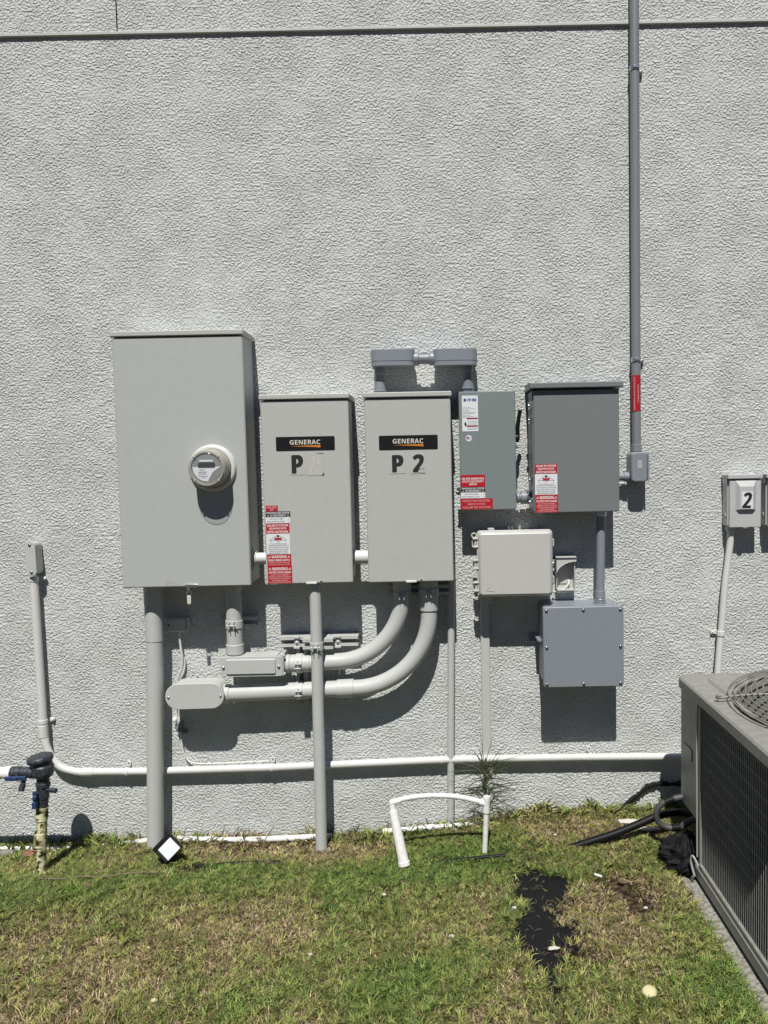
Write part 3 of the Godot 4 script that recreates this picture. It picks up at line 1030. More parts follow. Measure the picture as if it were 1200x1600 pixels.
func build_panels() -> void:
	var z := 0.1815
	var t := panel_box("transfer_switch_panel", "beige switch panel with letter P and stack of red warning labels", -0.652, -0.3195, 0.992, 1.712, 0.181, M.panel, M.panel)
	plaque(t, [-0.5976, 1.4993, -0.3749, 1.5524], z)
	var s := sticker(t, "letter_sticker", [-0.5469, 1.4080, -0.4880, 1.4878], z, M.sticker_clear)
	heavy(s, [-0.5469, 1.4080, -0.4880, 1.4878], z, "P", [0.10, 0.04, 0.85, 0.95], 0.0028, M.print_black)
	s = sticker(t, "blank_sticker", [-0.4840, 1.4043, -0.4184, 1.4890], z, M.sticker_clear)
	var q := [-0.4840, 1.4043, -0.4184, 1.4890]
	flat_poly(s, "black_scrap", [Vector2(-0.4184, 1.489), Vector2(-0.445, 1.489), Vector2(-0.444, 1.4875), Vector2(-0.4205, 1.486)], z + 0.001, M.print_black)
	flat_poly(s, "black_scrap", [Vector2(-0.4184, 1.405), Vector2(-0.4184, 1.419), Vector2(-0.421, 1.412), Vector2(-0.428, 1.405)], z + 0.001, M.print_black)
	strips(s, "crease", [[-0.47, 1.42, -0.455, 1.455], [-0.455, 1.455, -0.46, 1.475], [-0.46, 1.475, -0.44, 1.47], [-0.44, 1.47, -0.437, 1.445], [-0.455, 1.43, -0.432, 1.412]], z + 0.001, 0.0014, M.sticker_white)
	var r := [-0.6450, 1.2715, -0.5985, 1.2933]
	s = sticker(t, "warning_label", r, z, M.red, 0.003)
	print_on(s, r, z, [["LINE SIDE", 0.1, 0.15, 0.9, 0.48], ["TAP", 0.35, 0.58, 0.65, 0.88]], M.print_pale)
	ac_label(t, [-0.6454, 1.2490, -0.5517, 1.2709], [-0.6458, 1.2258, -0.5524, 1.2487], z)
	solar_red_label(t, [-0.6460, 1.1856, -0.5571, 1.2246], z)
	house_label(t, [-0.6455, 1.1071, -0.5565, 1.1853], z)
	r = [-0.6450, 1.0616, -0.5536, 1.1068]
	s = sticker(t, "warning_label", r, z, M.red)
	print_on(s, r, z, [["WARNING", 0.18, 0.10, 0.82, 0.33], ["DUAL POWER SUPPLY", 0.05, 0.42, 0.95, 0.60]], M.print_white)
	print_on(s, r, z, [["SOURCES: UTILITY GRID AND", 0.07, 0.68, 0.93, 0.77], ["PV SOLAR ELECTRIC SYSTEM", 0.07, 0.84, 0.93, 0.93]], M.print_pale, true, "small_print")
	for cx: float in [-0.6365, -0.562]:
		strips(s, "hazard_triangle", tri_sign(cx, 1.0968, 0.0045), z + 0.001, 0.0011, M.print_white)
	shock_label(t, [-0.6445, 0.9940, -0.5518, 1.0613], z)
	latch(t, -0.479, 0.994, 0.181)
	# the second panel
	t = panel_box("transfer_switch_panel", "beige switch panel marked P 2 beneath the grey pipe bridge", -0.261, 0.0655, 0.990, 1.712, 0.181, M.panel, M.panel)
	plaque(t, [-0.2078, 1.4950, 0.0149, 1.5495], z)
	r = [-0.1685, 1.4053, -0.1079, 1.4803]
	s = sticker(t, "letter_sticker", r, z, M.sticker_clear)
	heavy(s, r, z, "P", [0.14, 0.04, 0.86, 0.95], 0.0028, M.print_black)
	r = [-0.0909, 1.4037, -0.0327, 1.4812]
	s = sticker(t, "number_sticker", r, z, M.sticker_clear)
	heavy(s, r, z, "2", [0.16, 0.04, 0.92, 0.95], 0.0026, M.print_black)
	flat_poly(s, "worn_patch", [Vector2(-0.062, 1.4075), Vector2(-0.036, 1.4065), Vector2(-0.0345, 1.418), Vector2(-0.05, 1.421), Vector2(-0.060, 1.416)], z + 0.0018, M.sticker_clear)
	latch(t, -0.0965, 0.992, 0.181)
	# disconnect switch
	t = thing("disconnect_switch", "green grey steel disconnect switch with side lever and red labels", "switch box", V(0.208, 1.256, 0))
	var mb := MB.new()
	mb.box(V(0.104, 1.260, 0.003), V(0.312, 1.710, 0.110), 0.002)
	part(t, "body", mb, M.eaton)
	mb = MB.new()
	mb.box(V(0.0985, 1.2565, 0.1105), V(0.317, 1.7145, 0.121), 0.003)
	part(t, "door", mb, M.eaton)
	z = 0.1215
	r = [0.1111, 1.5617, 0.1728, 1.6990]
	s = sticker(t, "maker_label", r, z, M.sticker_white)
	heavy(s, r, z, "E·T·N", [0.11, 0.08, 0.88, 0.165], 0.0009, M.print_blue)
	var bars: Array = []
	for l: Array in [[0.04, 0.55, 0.335], [0.04, 0.86, 0.369], [0.04, 0.40, 0.412], [0.04, 0.50, 0.447], [0.04, 0.86, 0.477], [0.04, 0.80, 0.50], [0.04, 0.5, 0.552], [0.04, 0.74, 0.582], [0.04, 0.3, 0.61], [0.32, 0.95, 0.725], [0.32, 0.95, 0.762], [0.32, 0.9, 0.80], [0.32, 0.95, 0.915], [0.32, 0.9, 0.945]]:
		var fx: float = l[0]
		while fx < l[1] - 0.02:
			var fl := 0.035 + 0.03 * fmod(fx * 37.0 + l[2] * 91.0, 1.0)
			bars.append([r[0] + 0.0617 * fx, r[3] - 0.1373 * l[2], r[0] + 0.0617 * minf(fx + fl, l[1]), r[3] - 0.1373 * l[2]])
			fx += fl + 0.014
	strips(s, "fine_print", bars, z + 0.001, 0.0011, M.print_grey)
	s.get_child(s.get_child_count() - 1).set_meta("kind", "stuff")
	for yy: float in [1.6085, 1.579]:
		flat_poly(s, "danger_strip", [Vector2(0.1295, yy), Vector2(0.1705, yy), Vector2(0.1705, yy + 0.0058), Vector2(0.1295, yy + 0.0058)], z + 0.001, M.print_red)
		flat_poly(s, "danger_mark", [Vector2(0.1295, yy + 0.001), Vector2(0.138, yy + 0.001), Vector2(0.138, yy + 0.0048), Vector2(0.1295, yy + 0.0048)], z + 0.0014, M.print_black)
		flat_poly(s, "danger_mark", [Vector2(0.163, yy + 0.001), Vector2(0.1705, yy + 0.001), Vector2(0.1705, yy + 0.0048), Vector2(0.163, yy + 0.0048)], z + 0.0014, M.print_black)
	flat_poly(s, "shock_symbol", [Vector2(0.119, 1.590), Vector2(0.122, 1.583), Vector2(0.127, 1.580), Vector2(0.128, 1.588), Vector2(0.125, 1.597), Vector2(0.121, 1.598)], z + 0.001, M.print_black)
	# round sticker with a small flag
	var disc: Array = []
	for k in 24:
		disc.append(Vector2(0.1353 + 0.0123 * cos(TAU * k / 24), 1.535 + 0.0123 * sin(TAU * k / 24)))
	mb = MB.new()
	mb.prism(PackedVector2Array(disc), z, z + 0.0006)
	s = part(t, "flag_sticker", mb, M.sticker_white)
	var stripes: Array = []
	for k in 4:
		stripes.append([0.1265, 1.5305 + k * 0.0028, 0.1443, 1.5305 + k * 0.0028 + 0.0006])
	strips(s, "flag_stripes", stripes, z + 0.001, 0.0015, M.print_pale)
	flat_poly(s, "flag_canton", [Vector2(0.1262, 1.5345), Vector2(0.135, 1.5348), Vector2(0.135, 1.541), Vector2(0.1262, 1.5405)], z + 0.0014, M.print_blue)
	r = [0.1013, 1.3469, 0.1955, 1.3938]
	s = sticker(t, "warning_label", r, z, M.red)
	print_on(s, r, z, [["ON-SITE GENERATION", 0.05, 0.22, 0.95, 0.40], ["UTILITY DISCONNECT", 0.06, 0.46, 0.94, 0.62], ["SWITCH", 0.34, 0.68, 0.66, 0.85]], M.print_white)
	ac_label(t, [0.1013, 1.3258, 0.1955, 1.3467], [0.1010, 1.3032, 0.1952, 1.3256], z)
	r = [0.1005, 1.2598, 0.2242, 1.3017]
	s = sticker(t, "warning_label", r, z, M.red)
	print_on(s, r, z, [["RAPID SHUTDOWN", 0.07, 0.10, 0.90, 0.30], ["SWITCH FOR", 0.20, 0.42, 0.76, 0.60], ["SOLAR PV SYSTEM", 0.06, 0.72, 0.92, 0.92]], M.print_pale, false)
	# lever and side latch
	mb = MB.new()
	mb.box(V(0.3125, 1.50, 0.055), V(0.319, 1.60, 0.10), 0.002)
	mb.rod(V(0.316, 1.535, 0.078), V(0.334, 1.535, 0.082), 0.018, 16, 0.003)
	mb.tube([V(0.326, 1.53, 0.082), V(0.327, 1.575, 0.094), V(0.332, 1.615, 0.105), V(0.336, 1.640, 0.112)], 0.008, 10, true, [0.011, 0.0085, 0.0075, 0.0085])
	part(t, "lever", mb, M.black)
	mb = MB.new()
	mb.box(V(0.3128, 1.492, 0.06), V(0.328, 1.506, 0.09), 0.002)
	part(t, "lever_stop", mb, M.zinc)
	mb = MB.new()
	mb.box(V(0.3172, 1.335, 0.085), V(0.3215, 1.362, 0.118), 0.001)
	part(t, "side_latch", mb, M.zinc)
	# side hinge pin on the left
	mb = MB.new()
	mb.box(V(0.088, 1.315, 0.055), V(0.1038, 1.345, 0.085), 0.002)
	screw(mb, V(0.09, 1.325, 0.085), 0.007, 0.006)
	part(t, "hinge_bolt", mb, M.screw)
	# combiner box
	t = thing("combiner_box", "large dark grey steel box with overhanging lid and red solar labels", "electrical box", V(0.545, 1.243, 0))
	mb = MB.new()
	mb.box(V(0.379, 1.250, 0.003), V(0.705, 1.712, 0.140), 0.002)
	part(t, "body", mb, M.steel)
	mb = MB.new()
	mb.box(V(0.383, 1.2425, 0.1405), V(0.7095, 1.7125, 0.152), 0.003)
	var dr := part(t, "door", mb, M.steel)
	mb = MB.new()
	var lidp := PackedVector2Array([Vector2(0.003, 1.7445), Vector2(0.003, 1.7165), Vector2(0.167, 1.7165), Vector2(0.170, 1.7195), Vector2(0.170, 1.7350), Vector2(0.166, 1.7385)])
	mb.prism(lidp, 0.368, 0.722, 0.0, Transform3D(Basis(Vector3(0, 0, 1), Vector3(0, 1, 0), Vector3(1, 0, 0)), Vector3.ZERO))
	part(t, "rain_lid", mb, M.steel)
	z = 0.1525
	solar_red_label(t, [0.3850, 1.3926, 0.4698, 1.4304], z)
	house_label(t, [0.3850, 1.3128, 0.4710, 1.3920], z)
	shock_label(t, [0.3858, 1.2440, 0.4728, 1.3125], z)
	for yy: float in [1.655, 1.60, 1.37, 1.285]:
		mb = MB.new()
		mb.box(V(0.369, yy - 0.014, 0.095), V(0.3788, yy + 0.014, 0.146), 0.002)
		screw(mb, V(0.3695, yy, 0.12), 0.006, 0.006, Vector3.LEFT)
		part(t, "side_clasp", mb, M.screw if yy < 1.62 and yy > 1.3 else M.zinc)
	# plastic enclosure
	t = thing("plastic_enclosure", "off white plastic enclosure with rounded lid and hinges on one side", "enclosure", V(0.306, 0.915, 0))
	mb = MB.new()
	mb.prism(rr(0.166, 0.925, 0.445, 1.168, 0.012), 0.004, 0.118, 0.0)
	part(t, "base", mb, M.plastic)
	mb = MB.new()
	mb.prism(rr(0.159, 0.917, 0.453, 1.177, 0.014), 0.1185, 0.130, 0.002)
	part(t, "flange", mb, M.plastic)
	mb = MB.new()
	mb.prism(rr(0.164, 0.921, 0.449, 1.173, 0.016), 0.1302, 0.153, 0.010)
	var lid := part(t, "lid", mb, M.plastic)
	mb = MB.new()
	mb.tube(curve([V(0.188, 0.944, 0.1532), V(0.200, 0.958, 0.1535), V(0.205, 0.950, 0.1535), V(0.196, 0.943, 0.1532), V(0.210, 0.946, 0.1535), V(0.225, 0.943, 0.1532)], 4), 0.0012, 6)
	part(lid, "embossed_logo", mb, M.plastic)
	for yy: float in [1.130, 1.045, 0.958]:
		mb = MB.new()
		mb.rod(V(0.154, yy - 0.022, 0.124), V(0.154, yy + 0.022, 0.124), 0.005, 10, 0.001)
		for k: float in [-0.016, 0.016]:
			mb.box(V(0.143, yy + k - 0.004, 0.112), V(0.1655, yy + k + 0.004, 0.134), 0.002)
		mb.box(V(0.1405, yy - 0.017, 0.108), V(0.1485, yy + 0.017, 0.118), 0.001)
		part(t, "hinge", mb, M.plastic)
	mb = MB.new()
	mb.tube(arc(V(0.149, 1.158, 0.124), 0.009, Vector3.RIGHT, Vector3.UP, 0, TAU, 14), 0.003, 8, false)
	part(t, "lock_ring", mb, M.plastic)
	mb = MB.new()
	mb.box(V(0.4535, 1.11, 0.10), V(0.459, 1.14, 0.135), 0.002)
	part(t, "side_clip", mb, M.plastic)
	mb = MB.new()
	mb.box(V(0.4535, 0.965, 0.10), V(0.459, 0.995, 0.135), 0.002)
	part(t, "side_clip", mb, M.plastic)
	mb = MB.new()
	mb.box(V(0.205, 1.1775, 0.06), V(0.23, 1.183, 0.12), 0.002)
	part(t, "top_clip", mb, M.plastic)
	for e: Array in [[0.30, 0.29], [0.315, 0.303], [0.335, 0.335]]:
		mb = MB.new()
		mb.tube([V(e[0], 1.16, 0.05), V(e[1], 1.186, 0.055)], 0.004, 8)
		part(t, "cable_end", mb, M.plastic)
	# grey pvc junction box
	t = thing("junction_box", "square blue grey plastic junction box with eight screws in its cover", "junction box", V(0.562, 0.57, 0))
	mb = MB.new()
	mb.prism(rr(0.411, 0.572, 0.711, 0.876, 0.010), 0.004, 0.166, 0.0)
	part(t, "body", mb, M.pvc)
	mb = MB.new()
	mb.prism(rr(0.406, 0.567, 0.716, 0.881, 0.012), 0.1663, 0.181, 0.003)
	var cov := part(t, "cover", mb, M.pvc)
	for sx: float in [0.419, 0.561, 0.703]:
		for sy: float in [0.580, 0.724, 0.868]:
			if sx == 0.561 and sy == 0.724:
				continue
			mb = MB.new()
			screw(mb, V(sx, sy, 0.181), 0.0062, 0.005)
			part(cov, "screw", mb, M.screw)
	for sy: float in [0.725]:
		mb = MB.new()
		mb.prism(PackedVector2Array([Vector2(0.372, sy - 0.018), Vector2(0.4105, sy - 0.02), Vector2(0.4105, sy + 0.02), Vector2(0.372, sy + 0.018)]), 0.004, 0.012, 0.001)
		mb.prism(PackedVector2Array([Vector2(0.395, sy + 0.004), Vector2(0.4108, sy + 0.004), Vector2(0.4108, sy + 0.010), Vector2(0.395, sy + 0.010)]), 0.01, 0.10, 0.0)
		part(t, "mounting_ear", mb, M.pvc)
	# small network box with arched hood
	t = thing("hooded_box", "small white wall box with arched hood open towards the lawn", "wall box", V(0.518, 0.92, 0))
	mb = MB.new()
	mb.box(V(0.480, 0.925, 0.004), V(0.556, 1.055, 0.010), 0.001)
	mb.box(V(0.552, 0.925, 0.0102), V(0.556, 1.055, 0.048), 0.001)
	mb.box(V(0.480, 0.925, 0.0102), V(0.484, 0.99, 0.045), 0.001)
	part(t, "back_shell", mb, M.plastic)
	mb = MB.new()
	mb.box(V(0.478, 1.0552, 0.004), V(0.559, 1.0595, 0.062), 0.001)
	part(t, "hood_top", mb, M.plastic)
	mb = MB.new()
	var hood := PackedVector2Array([Vector2(0.479, 1.055), Vector2(0.479, 0.985)])
	for k in 9:
		var a := PI / 2 * k / 8.0
		hood.append(Vector2(0.559 - 0.080 * cos(a) + 0.0, 0.985 + 0.055 * sin(a)))
	hood.append(Vector2(0.559, 1.055))
	mb.prism(hood, 0.056, 0.060, 0.0005)
	part(t, "hood_front", mb, M.plastic)
	mb = MB.new()
	mb.tube(curve([V(0.468, 0.914, 0.02), V(0.49, 0.918, 0.03), V(0.515, 0.93, 0.035), V(0.532, 0.948, 0.03), V(0.534, 0.960, 0.02)], 6), 0.004, 8)
	part(t, "cable", mb, M.conduit_white)
	mb = MB.new()
	mb.box(V(0.484, 0.921, 0.0102), V(0.552, 0.9265, 0.05), 0.001)
	mb.box(V(0.49, 0.945, 0.0102), V(0.535, 1.02, 0.014), 0.001)
	part(t, "terminal_block", mb, M.plastic)
	mb = MB.new()
	screw(mb, V(0.470, 1.030, 0.03), 0.008, 0.01)
	screw(mb, V(0.470, 1.005, 0.03), 0.006, 0.01)
	mb.box(V(0.462, 0.995, 0.004), V(0.4795, 1.045, 0.030), 0.002)
	part(t, "side_lug", mb, M.zinc)

# ------------------------------------------------------------------ conduits
func nipple(label: String, a: Vector3, b: Vector3, r: float, m: Material, rings := true) -> void:
	var t := thing("conduit_nipple", label, "conduit", (a + b) * 0.5)
	var mb := MB.new()
	mb.rod(a, b, r, 24, 0.001)
	part(t, "pipe", mb, m)
	if rings:
		var d := (b - a).normalized()
		for e: Array in [[a, d], [b, -d]]:
			mb = MB.new()
			mb.rod(e[0], e[0] + e[1] * 0.009, r + 0.006, 10, 0.001)
			part(t, "locknut", mb, m)

func build_conduits() -> void:
	var mb: MB
	# thick riser from the cabinet to the lawn
	var t := thing("conduit", "thickest vertical conduit running from meter cabinet down into the lawn", "conduit", V(-1.162, -0.12, 0.075))
	mb = MB.new()
	mb.rod(V(-1.163, -0.13, 0.075), V(-1.128, 0.76, 0.075), 0.0325, 32)
	part(t, "pipe", mb, M.conduit)
	mb = MB.new()
	mb.rod(V(-1.128, 0.758, 0.075), V(-1.1275, 0.905, 0.075), 0.0343, 32, 0.001)
	mb.rod(V(-1.1275, 0.905, 0.075), V(-1.127, 0.985, 0.075), 0.0355, 32, 0.001)
	part(t, "coupling", mb, M.conduit)
	# short drop to the rectangular body
	t = thing("conduit", "short conduit drop from meter cabinet into the rectangular conduit body", "conduit", V(-0.806, 0.7, 0.085))
	mb = MB.new()
	mb.rod(V(-0.807, 0.70, 0.085), V(-0.805, 0.99, 0.085), 0.031, 28)
	part(t, "pipe", mb, M.conduit)
	mb = MB.new()
	mb.rod(V(-0.807, 0.703, 0.085), V(-0.8068, 0.742, 0.085), 0.0345, 28, 0.002)
	part(t, "coupling", mb, M.conduit)
	mb = MB.new()
	mb.rod(V(-0.8055, 0.955, 0.085), V(-0.805, 0.99, 0.085), 0.0355, 28, 0.002)
	part(t, "coupling", mb, M.conduit)
	mb = MB.new()
	clamp_band(mb, V(-0.806, 0.822, 0.085), Vector3.UP, 0.031, 0.030)
	part(t, "clamp", mb, M.conduit)
	t = thing("strut_channel", "short steel channel behind the drop from the meter cabinet", "strut channel", V(-0.80, 0.82, 0))
	mb = MB.new()
	strut(mb, V(-0.870, 0.822, 0.004), V(-0.728, 0.820, 0.004), 0.041, 0.045)
	part(t, "channel", mb, M.conduit)
	# rectangular conduit body and upper sweep
	t = thing("junction_fitting", "rectangular conduit body with raised cover plate and two screws", "conduit fitting", V(-0.732, 0.625, 0.04))
	mb = MB.new()
	mb.box(V(-0.845, 0.628, 0.045), V(-0.618, 0.698, 0.132), 0.004)
	part(t, "body", mb, M.conduit)
	mb = MB.new()
	mb.prism(rr(-0.852, 0.622, -0.612, 0.701, 0.008), 0.1323, 0.137, 0.001)
	mb.prism(rr(-0.830, 0.632, -0.636, 0.692, 0.006), 0.1371, 0.143, 0.003)
	var cv := part(t, "cover_plate", mb, M.conduit)
	for x: float in [-0.841, -0.624]:
		mb = MB.new()
		screw(mb, V(x, 0.660, 0.137), 0.006, 0.006)
		part(cv, "screw", mb, M.zinc)
	mb = MB.new()
	mb.box(V(-0.6175, 0.620, 0.042), V(-0.606, 0.708, 0.134), 0.003)
	for e: Array in [[0.628, 0.05], [0.70, 0.05], [0.628, 0.126], [0.70, 0.126]]:
		screw(mb, V(-0.606, e[0], e[1]), 0.006, 0.006, Vector3.RIGHT)
	part(t, "end_plate", mb, M.conduit)
	mb = MB.new()
	mb.box(V(-0.70, 0.6985, 0.06), V(-0.63, 0.703, 0.125), 0.001)
	part(t, "top_plate", mb, M.conduit)
	t = thing("conduit", "upper swept conduit bending from rectangular body up to panel", "conduit", V(-0.35, 0.66, 0.085))
	mb = MB.new()
	var zc := 0.085
	var p: Array = [V(-0.606, 0.657, zc), V(-0.50, 0.659, zc)]
	p += arc(V(-0.405, 0.930, zc), 0.268, Vector3.RIGHT, Vector3.UP, -PI / 2, -0.02, 20)
	p += [V(-0.1365, 0.99, zc)]
	mb.tube(p, 0.0325, 28)
	part(t, "pipe", mb, M.conduit)
	mb = MB.new()
	mb.rod(V(-0.604, 0.657, zc), V(-0.588, 0.657, zc), 0.0365, 28, 0.002)
	part(t, "coupling", mb, M.conduit)
	mb = MB.new()
	mb.rod(V(-0.586, 0.657, zc), V(-0.508, 0.6585, zc), 0.0355, 28, 0.002)
	part(t, "coupling", mb, M.conduit)
	mb = MB.new()
	mb.rod(V(-0.1368, 0.945, zc), V(-0.1365, 0.989, zc), 0.0375, 28, 0.003)
	part(t, "coupling", mb, M.conduit)
	mb = MB.new()
	clamp_band(mb, V(-0.137, 0.927, zc), Vector3.UP, 0.0325, 0.028)
	part(t, "clamp", mb, M.conduit)
	mb = MB.new()
	clamp_band(mb, V(-0.551, 0.658, zc), Vector3.RIGHT, 0.0355, 0.026)
	part(t, "clamp", mb, M.conduit)
	# oval body and lower sweep
	t = thing("access_fitting", "long oval conduit body with rounded ends and flat cover", "conduit fitting", V(-0.957, 0.49, 0.04))
	var tilt := Transform3D(Basis(Vector3.BACK, 0.012), V(-0.957, 0.549, 0))
	mb = MB.new()
	mb.prism(rr(-0.110, -0.046, 0.110, 0.046, 0.0455, 10), 0.045, 0.134, 0.0, tilt)
	part(t, "body", mb, M.conduit)
	mb = MB.new()
	mb.prism(rr(-0.1155, -0.051, 0.1155, 0.051, 0.0505, 10), 0.1343, 0.142, 0.002, tilt)
	cv = part(t, "cover_plate", mb, M.conduit)
	for x: float in [-0.102, 0.102]:
		mb = MB.new()
		screw(mb, tilt * V(x, 0, 0.142), 0.005, 0.005)
		part(cv, "screw", mb, M.zinc)
	mb = MB.new()
	mb.rod(V(-0.862, 0.541, zc), V(-0.832, 0.541, zc), 0.037, 24, 0.002)
	part(t, "hub", mb, M.conduit)
	t = thing("conduit", "lower swept conduit bending from oval body up to panel", "conduit", V(-0.35, 0.55, 0.085))
	mb = MB.new()
	p = [V(-0.834, 0.541, zc), V(-0.50, 0.549, zc)]
	p += arc(V(-0.332, 0.853, zc), 0.300, Vector3.RIGHT, Vector3.UP, -PI / 2, -0.01, 22)
	p += [V(-0.032, 0.99, zc)]
	mb.tube(p, 0.0325, 28)
	part(t, "pipe", mb, M.conduit)
	mb = MB.new()
	mb.rod(V(-0.405, 0.5515, zc), V(-0.338, 0.5535, zc), 0.0365, 28, 0.001)
	part(t, "coupling", mb, M.conduit)
	mb = MB.new()
	mb.rod(V(-0.032, 0.862, zc), V(-0.032, 0.952, zc), 0.0368, 28, 0.001)
	part(t, "coupling", mb, M.conduit)
	mb = MB.new()
	mb.rod(V(-0.032, 0.9525, zc), V(-0.032, 0.989, zc), 0.0385, 28, 0.004)
	part(t, "coupling", mb, M.conduit)
	mb = MB.new()
	clamp_band(mb, V(-0.032, 0.935, zc), Vector3.UP, 0.0368, 0.028)
	part(t, "clamp", mb, M.conduit)
	mb = MB.new()
	clamp_band(mb, V(-0.553, 0.548, zc), Vector3.RIGHT, 0.0325, 0.026)
	part(t, "clamp", mb, M.conduit)
	# channels
	t = thing("strut_channel", "vertical steel channel clamping both swept conduits", "strut channel", V(-0.552, 0.48, 0))
	mb = MB.new()
	strut(mb, V(-0.556, 0.47, 0.004), V(-0.548, 0.715, 0.004), 0.041, 0.042)
	part(t, "channel", mb, M.conduit)
	t = thing("strut_channel", "horizontal steel channel behind conduit dropping from P panel", "strut channel", V(-0.475, 0.74, 0))
	mb = MB.new()
	strut(mb, V(-0.632, 0.741, 0.004), V(-0.318, 0.7405, 0.004), 0.041, 0.066)
	part(t, "channel", mb, M.conduit)
	mb = MB.new()
	strut(mb, V(-0.533, 0.7405, 0.0705), V(-0.413, 0.7395, 0.0705), 0.041, 0.044)
	part(t, "stand_off_channel", mb, M.conduit)
	for x: float in [-0.562, -0.398]:
		mb = MB.new()
		mb.box(V(x - 0.012, 0.716, 0.0705), V(x + 0.012, 0.724, 0.084), 0.001)
		mb.box(V(x - 0.012, 0.757, 0.0705), V(x + 0.012, 0.765, 0.084), 0.001)
		mb.box(V(x - 0.010, 0.7165, 0.0702), V(x + 0.010, 0.7645, 0.074), 0.0005)
		screw(mb, V(x, 0.7405, 0.074), 0.007, 0.008)
		part(t, "beam_clamp", mb, M.conduit)
	t = thing("strut_channel", "horizontal steel channel under the P 2 panel", "strut channel", V(-0.07, 0.93, 0))
	mb = MB.new()
	strut(mb, V(-0.195, 0.935, 0.004), V(0.05, 0.934, 0.004), 0.041, 0.042)
	part(t, "channel", mb, M.conduit)
	# drop from the first panel
	t = thing("conduit", "medium vertical conduit dropping from P panel into the lawn", "conduit", V(-0.478, -0.1, 0.145))
	mb = MB.new()
	mb.rod(V(-0.4785, -0.13, 0.139), V(-0.472, 0.99, 0.139), 0.0228, 24)
	part(t, "pipe", mb, M.conduit)
	mb = MB.new()
	clamp_band(mb, V(-0.4735, 0.739, 0.139), Vector3.UP, 0.0228, 0.030)
	part(t, "clamp", mb, M.conduit)
	# thin drop behind the second panel
	t = thing("conduit", "thin vertical conduit beside P 2 panel running down to grass", "conduit", V(0.04, -0.06, 0.03))
	mb = MB.new()
	mb.rod(V(0.0365, -0.1, 0.03), V(0.061, 1.05, 0.03), 0.0142, 18)
	part(t, "pipe", mb, M.conduit)
	# flat duct under the plastic enclosure
	t = thing("cable_duct", "flat rectangular cable duct below the off white plastic enclosure", "cable duct", V(0.192, 0.0, 0))
	mb = MB.new()
	mb.box(V(0.1745, 0.2, 0.003), V(0.2105, 0.926, 0.026), 0.003)
	part(t, "duct", mb, M.conduit)
	mb = MB.new()
	mb.box(V(0.196, -0.06, 0.003), V(0.214, 0.1995, 0.022), 0.003)
	part(t, "lower_duct", mb, M.conduit)
	mb = MB.new()
	mb.box(V(0.206, 0.87, 0.004), V(0.226, 0.918, 0.03), 0.003)
	part(t, "side_clip", mb, M.conduit)
	# long run
	t = thing("conduit_run", "long pale conduit along the wall base turning up to small fitting", "conduit", V(-0.4, 0.21, 0.03))
	mb = MB.new()
	p = [V(-1.6205, 1.02, 0.03), V(-1.614, 0.44, 0.03), V(-1.613, 0.375, 0.03)]
	p += curve([V(-1.612, 0.355, 0.03), V(-1.596, 0.295, 0.03), V(-1.555, 0.236, 0.03), V(-1.49, 0.213, 0.03), V(-1.45, 0.2105, 0.03)], 6)
	p += [V(-1.17, 0.208, 0.03), V(-0.69, 0.213, 0.03), V(-0.44, 0.220, 0.03), V(0.03, 0.232, 0.03), V(0.55, 0.231, 0.03), V(1.02, 0.225, 0.03)]
	var rad: Array = []
	for q: Vector3 in p:
		rad.append(0.0165 if q.y > 0.34 else 0.0148)
	mb.tube(p, 0.0155, 18, true, rad)
	part(t, "pipe", mb, M.conduit_white)
	mb = MB.new()
	mb.rod(V(-1.468, 0.2105, 0.03), V(-1.418, 0.2105, 0.03), 0.0175, 18, 0.001)
	part(t, "coupling", mb, M.conduit_white)
	mb = MB.new()
	mb.rod(V(-1.6140, 0.36, 0.03), V(-1.6142, 0.41, 0.03), 0.0185, 18, 0.001)
	part(t, "coupling", mb, M.conduit_white)
	for x: float in [-1.282, -0.688, 0.006, 0.613]:
		mb = MB.new()
		var yy := 0.2085 if x < -1.0 else (0.2130 if x < -0.5 else 0.2315)
		strap(mb, V(x, yy, 0.03), Vector3.RIGHT, 0.0148, Vector3.UP)
		var sp := part(t, "strap", mb, M.conduit_white)
		mb = MB.new()
		screw(mb, V(x, yy + 0.028, 0.009), 0.004, 0.003)
		part(sp, "screw", mb, M.screw)
	for yy: float in [1.008, 0.425]:
		mb = MB.new()
		strap(mb, V(-1.6203 if yy > 0.7 else -1.614, yy, 0.03), Vector3.UP, 0.0165, Vector3.RIGHT)
		screw(mb, V(-1.585, yy, 0.01), 0.006, 0.006)
		part(t, "strap", mb, M.conduit_white)
	tilt = Transform3D(Basis(Vector3.BACK, 0.02), V(-1.612, 1.095, 0))
	mb = MB.new()
	mb.prism(rr(-0.0185, -0.066, 0.0185, 0.066, 0.018, 8), 0.006, 0.058, 0.0, tilt)
	var fit := part(t, "end_fitting", mb, M.conduit)
	mb = MB.new()
	mb.prism(rr(-0.0205, -0.069, 0.0205, 0.069, 0.020, 8), 0.0583, 0.063, 0.001, tilt)
	var fc := part(fit, "cover_plate", mb, M.conduit)
	for yy: float in [-0.055, 0.055]:
		screw(MB.new(), Vector3.ZERO, 0.01)
		mb = MB.new()
		screw(mb, tilt * V(0, yy, 0.063), 0.006, 0.004)
		part(fit, "screw", mb, M.screw)
	# grey conduit to the roof
	t = thing("conduit", "grey vertical conduit with red sticker rising past the wall band", "conduit", V(0.803, 1.48, 0.035))
	mb = MB.new()
	mb.rod(V(0.8055, 1.47, 0.036), V(0.801, 4.4, 0.036), 0.0178, 20)
	part(t, "pipe", mb, M.conduit_grey)
	mb = MB.new()
	mb.rod(V(0.8052, 1.472, 0.036), V(0.8051, 1.500, 0.036), 0.021, 20, 0.001)
	part(t, "coupling", mb, M.conduit_grey)
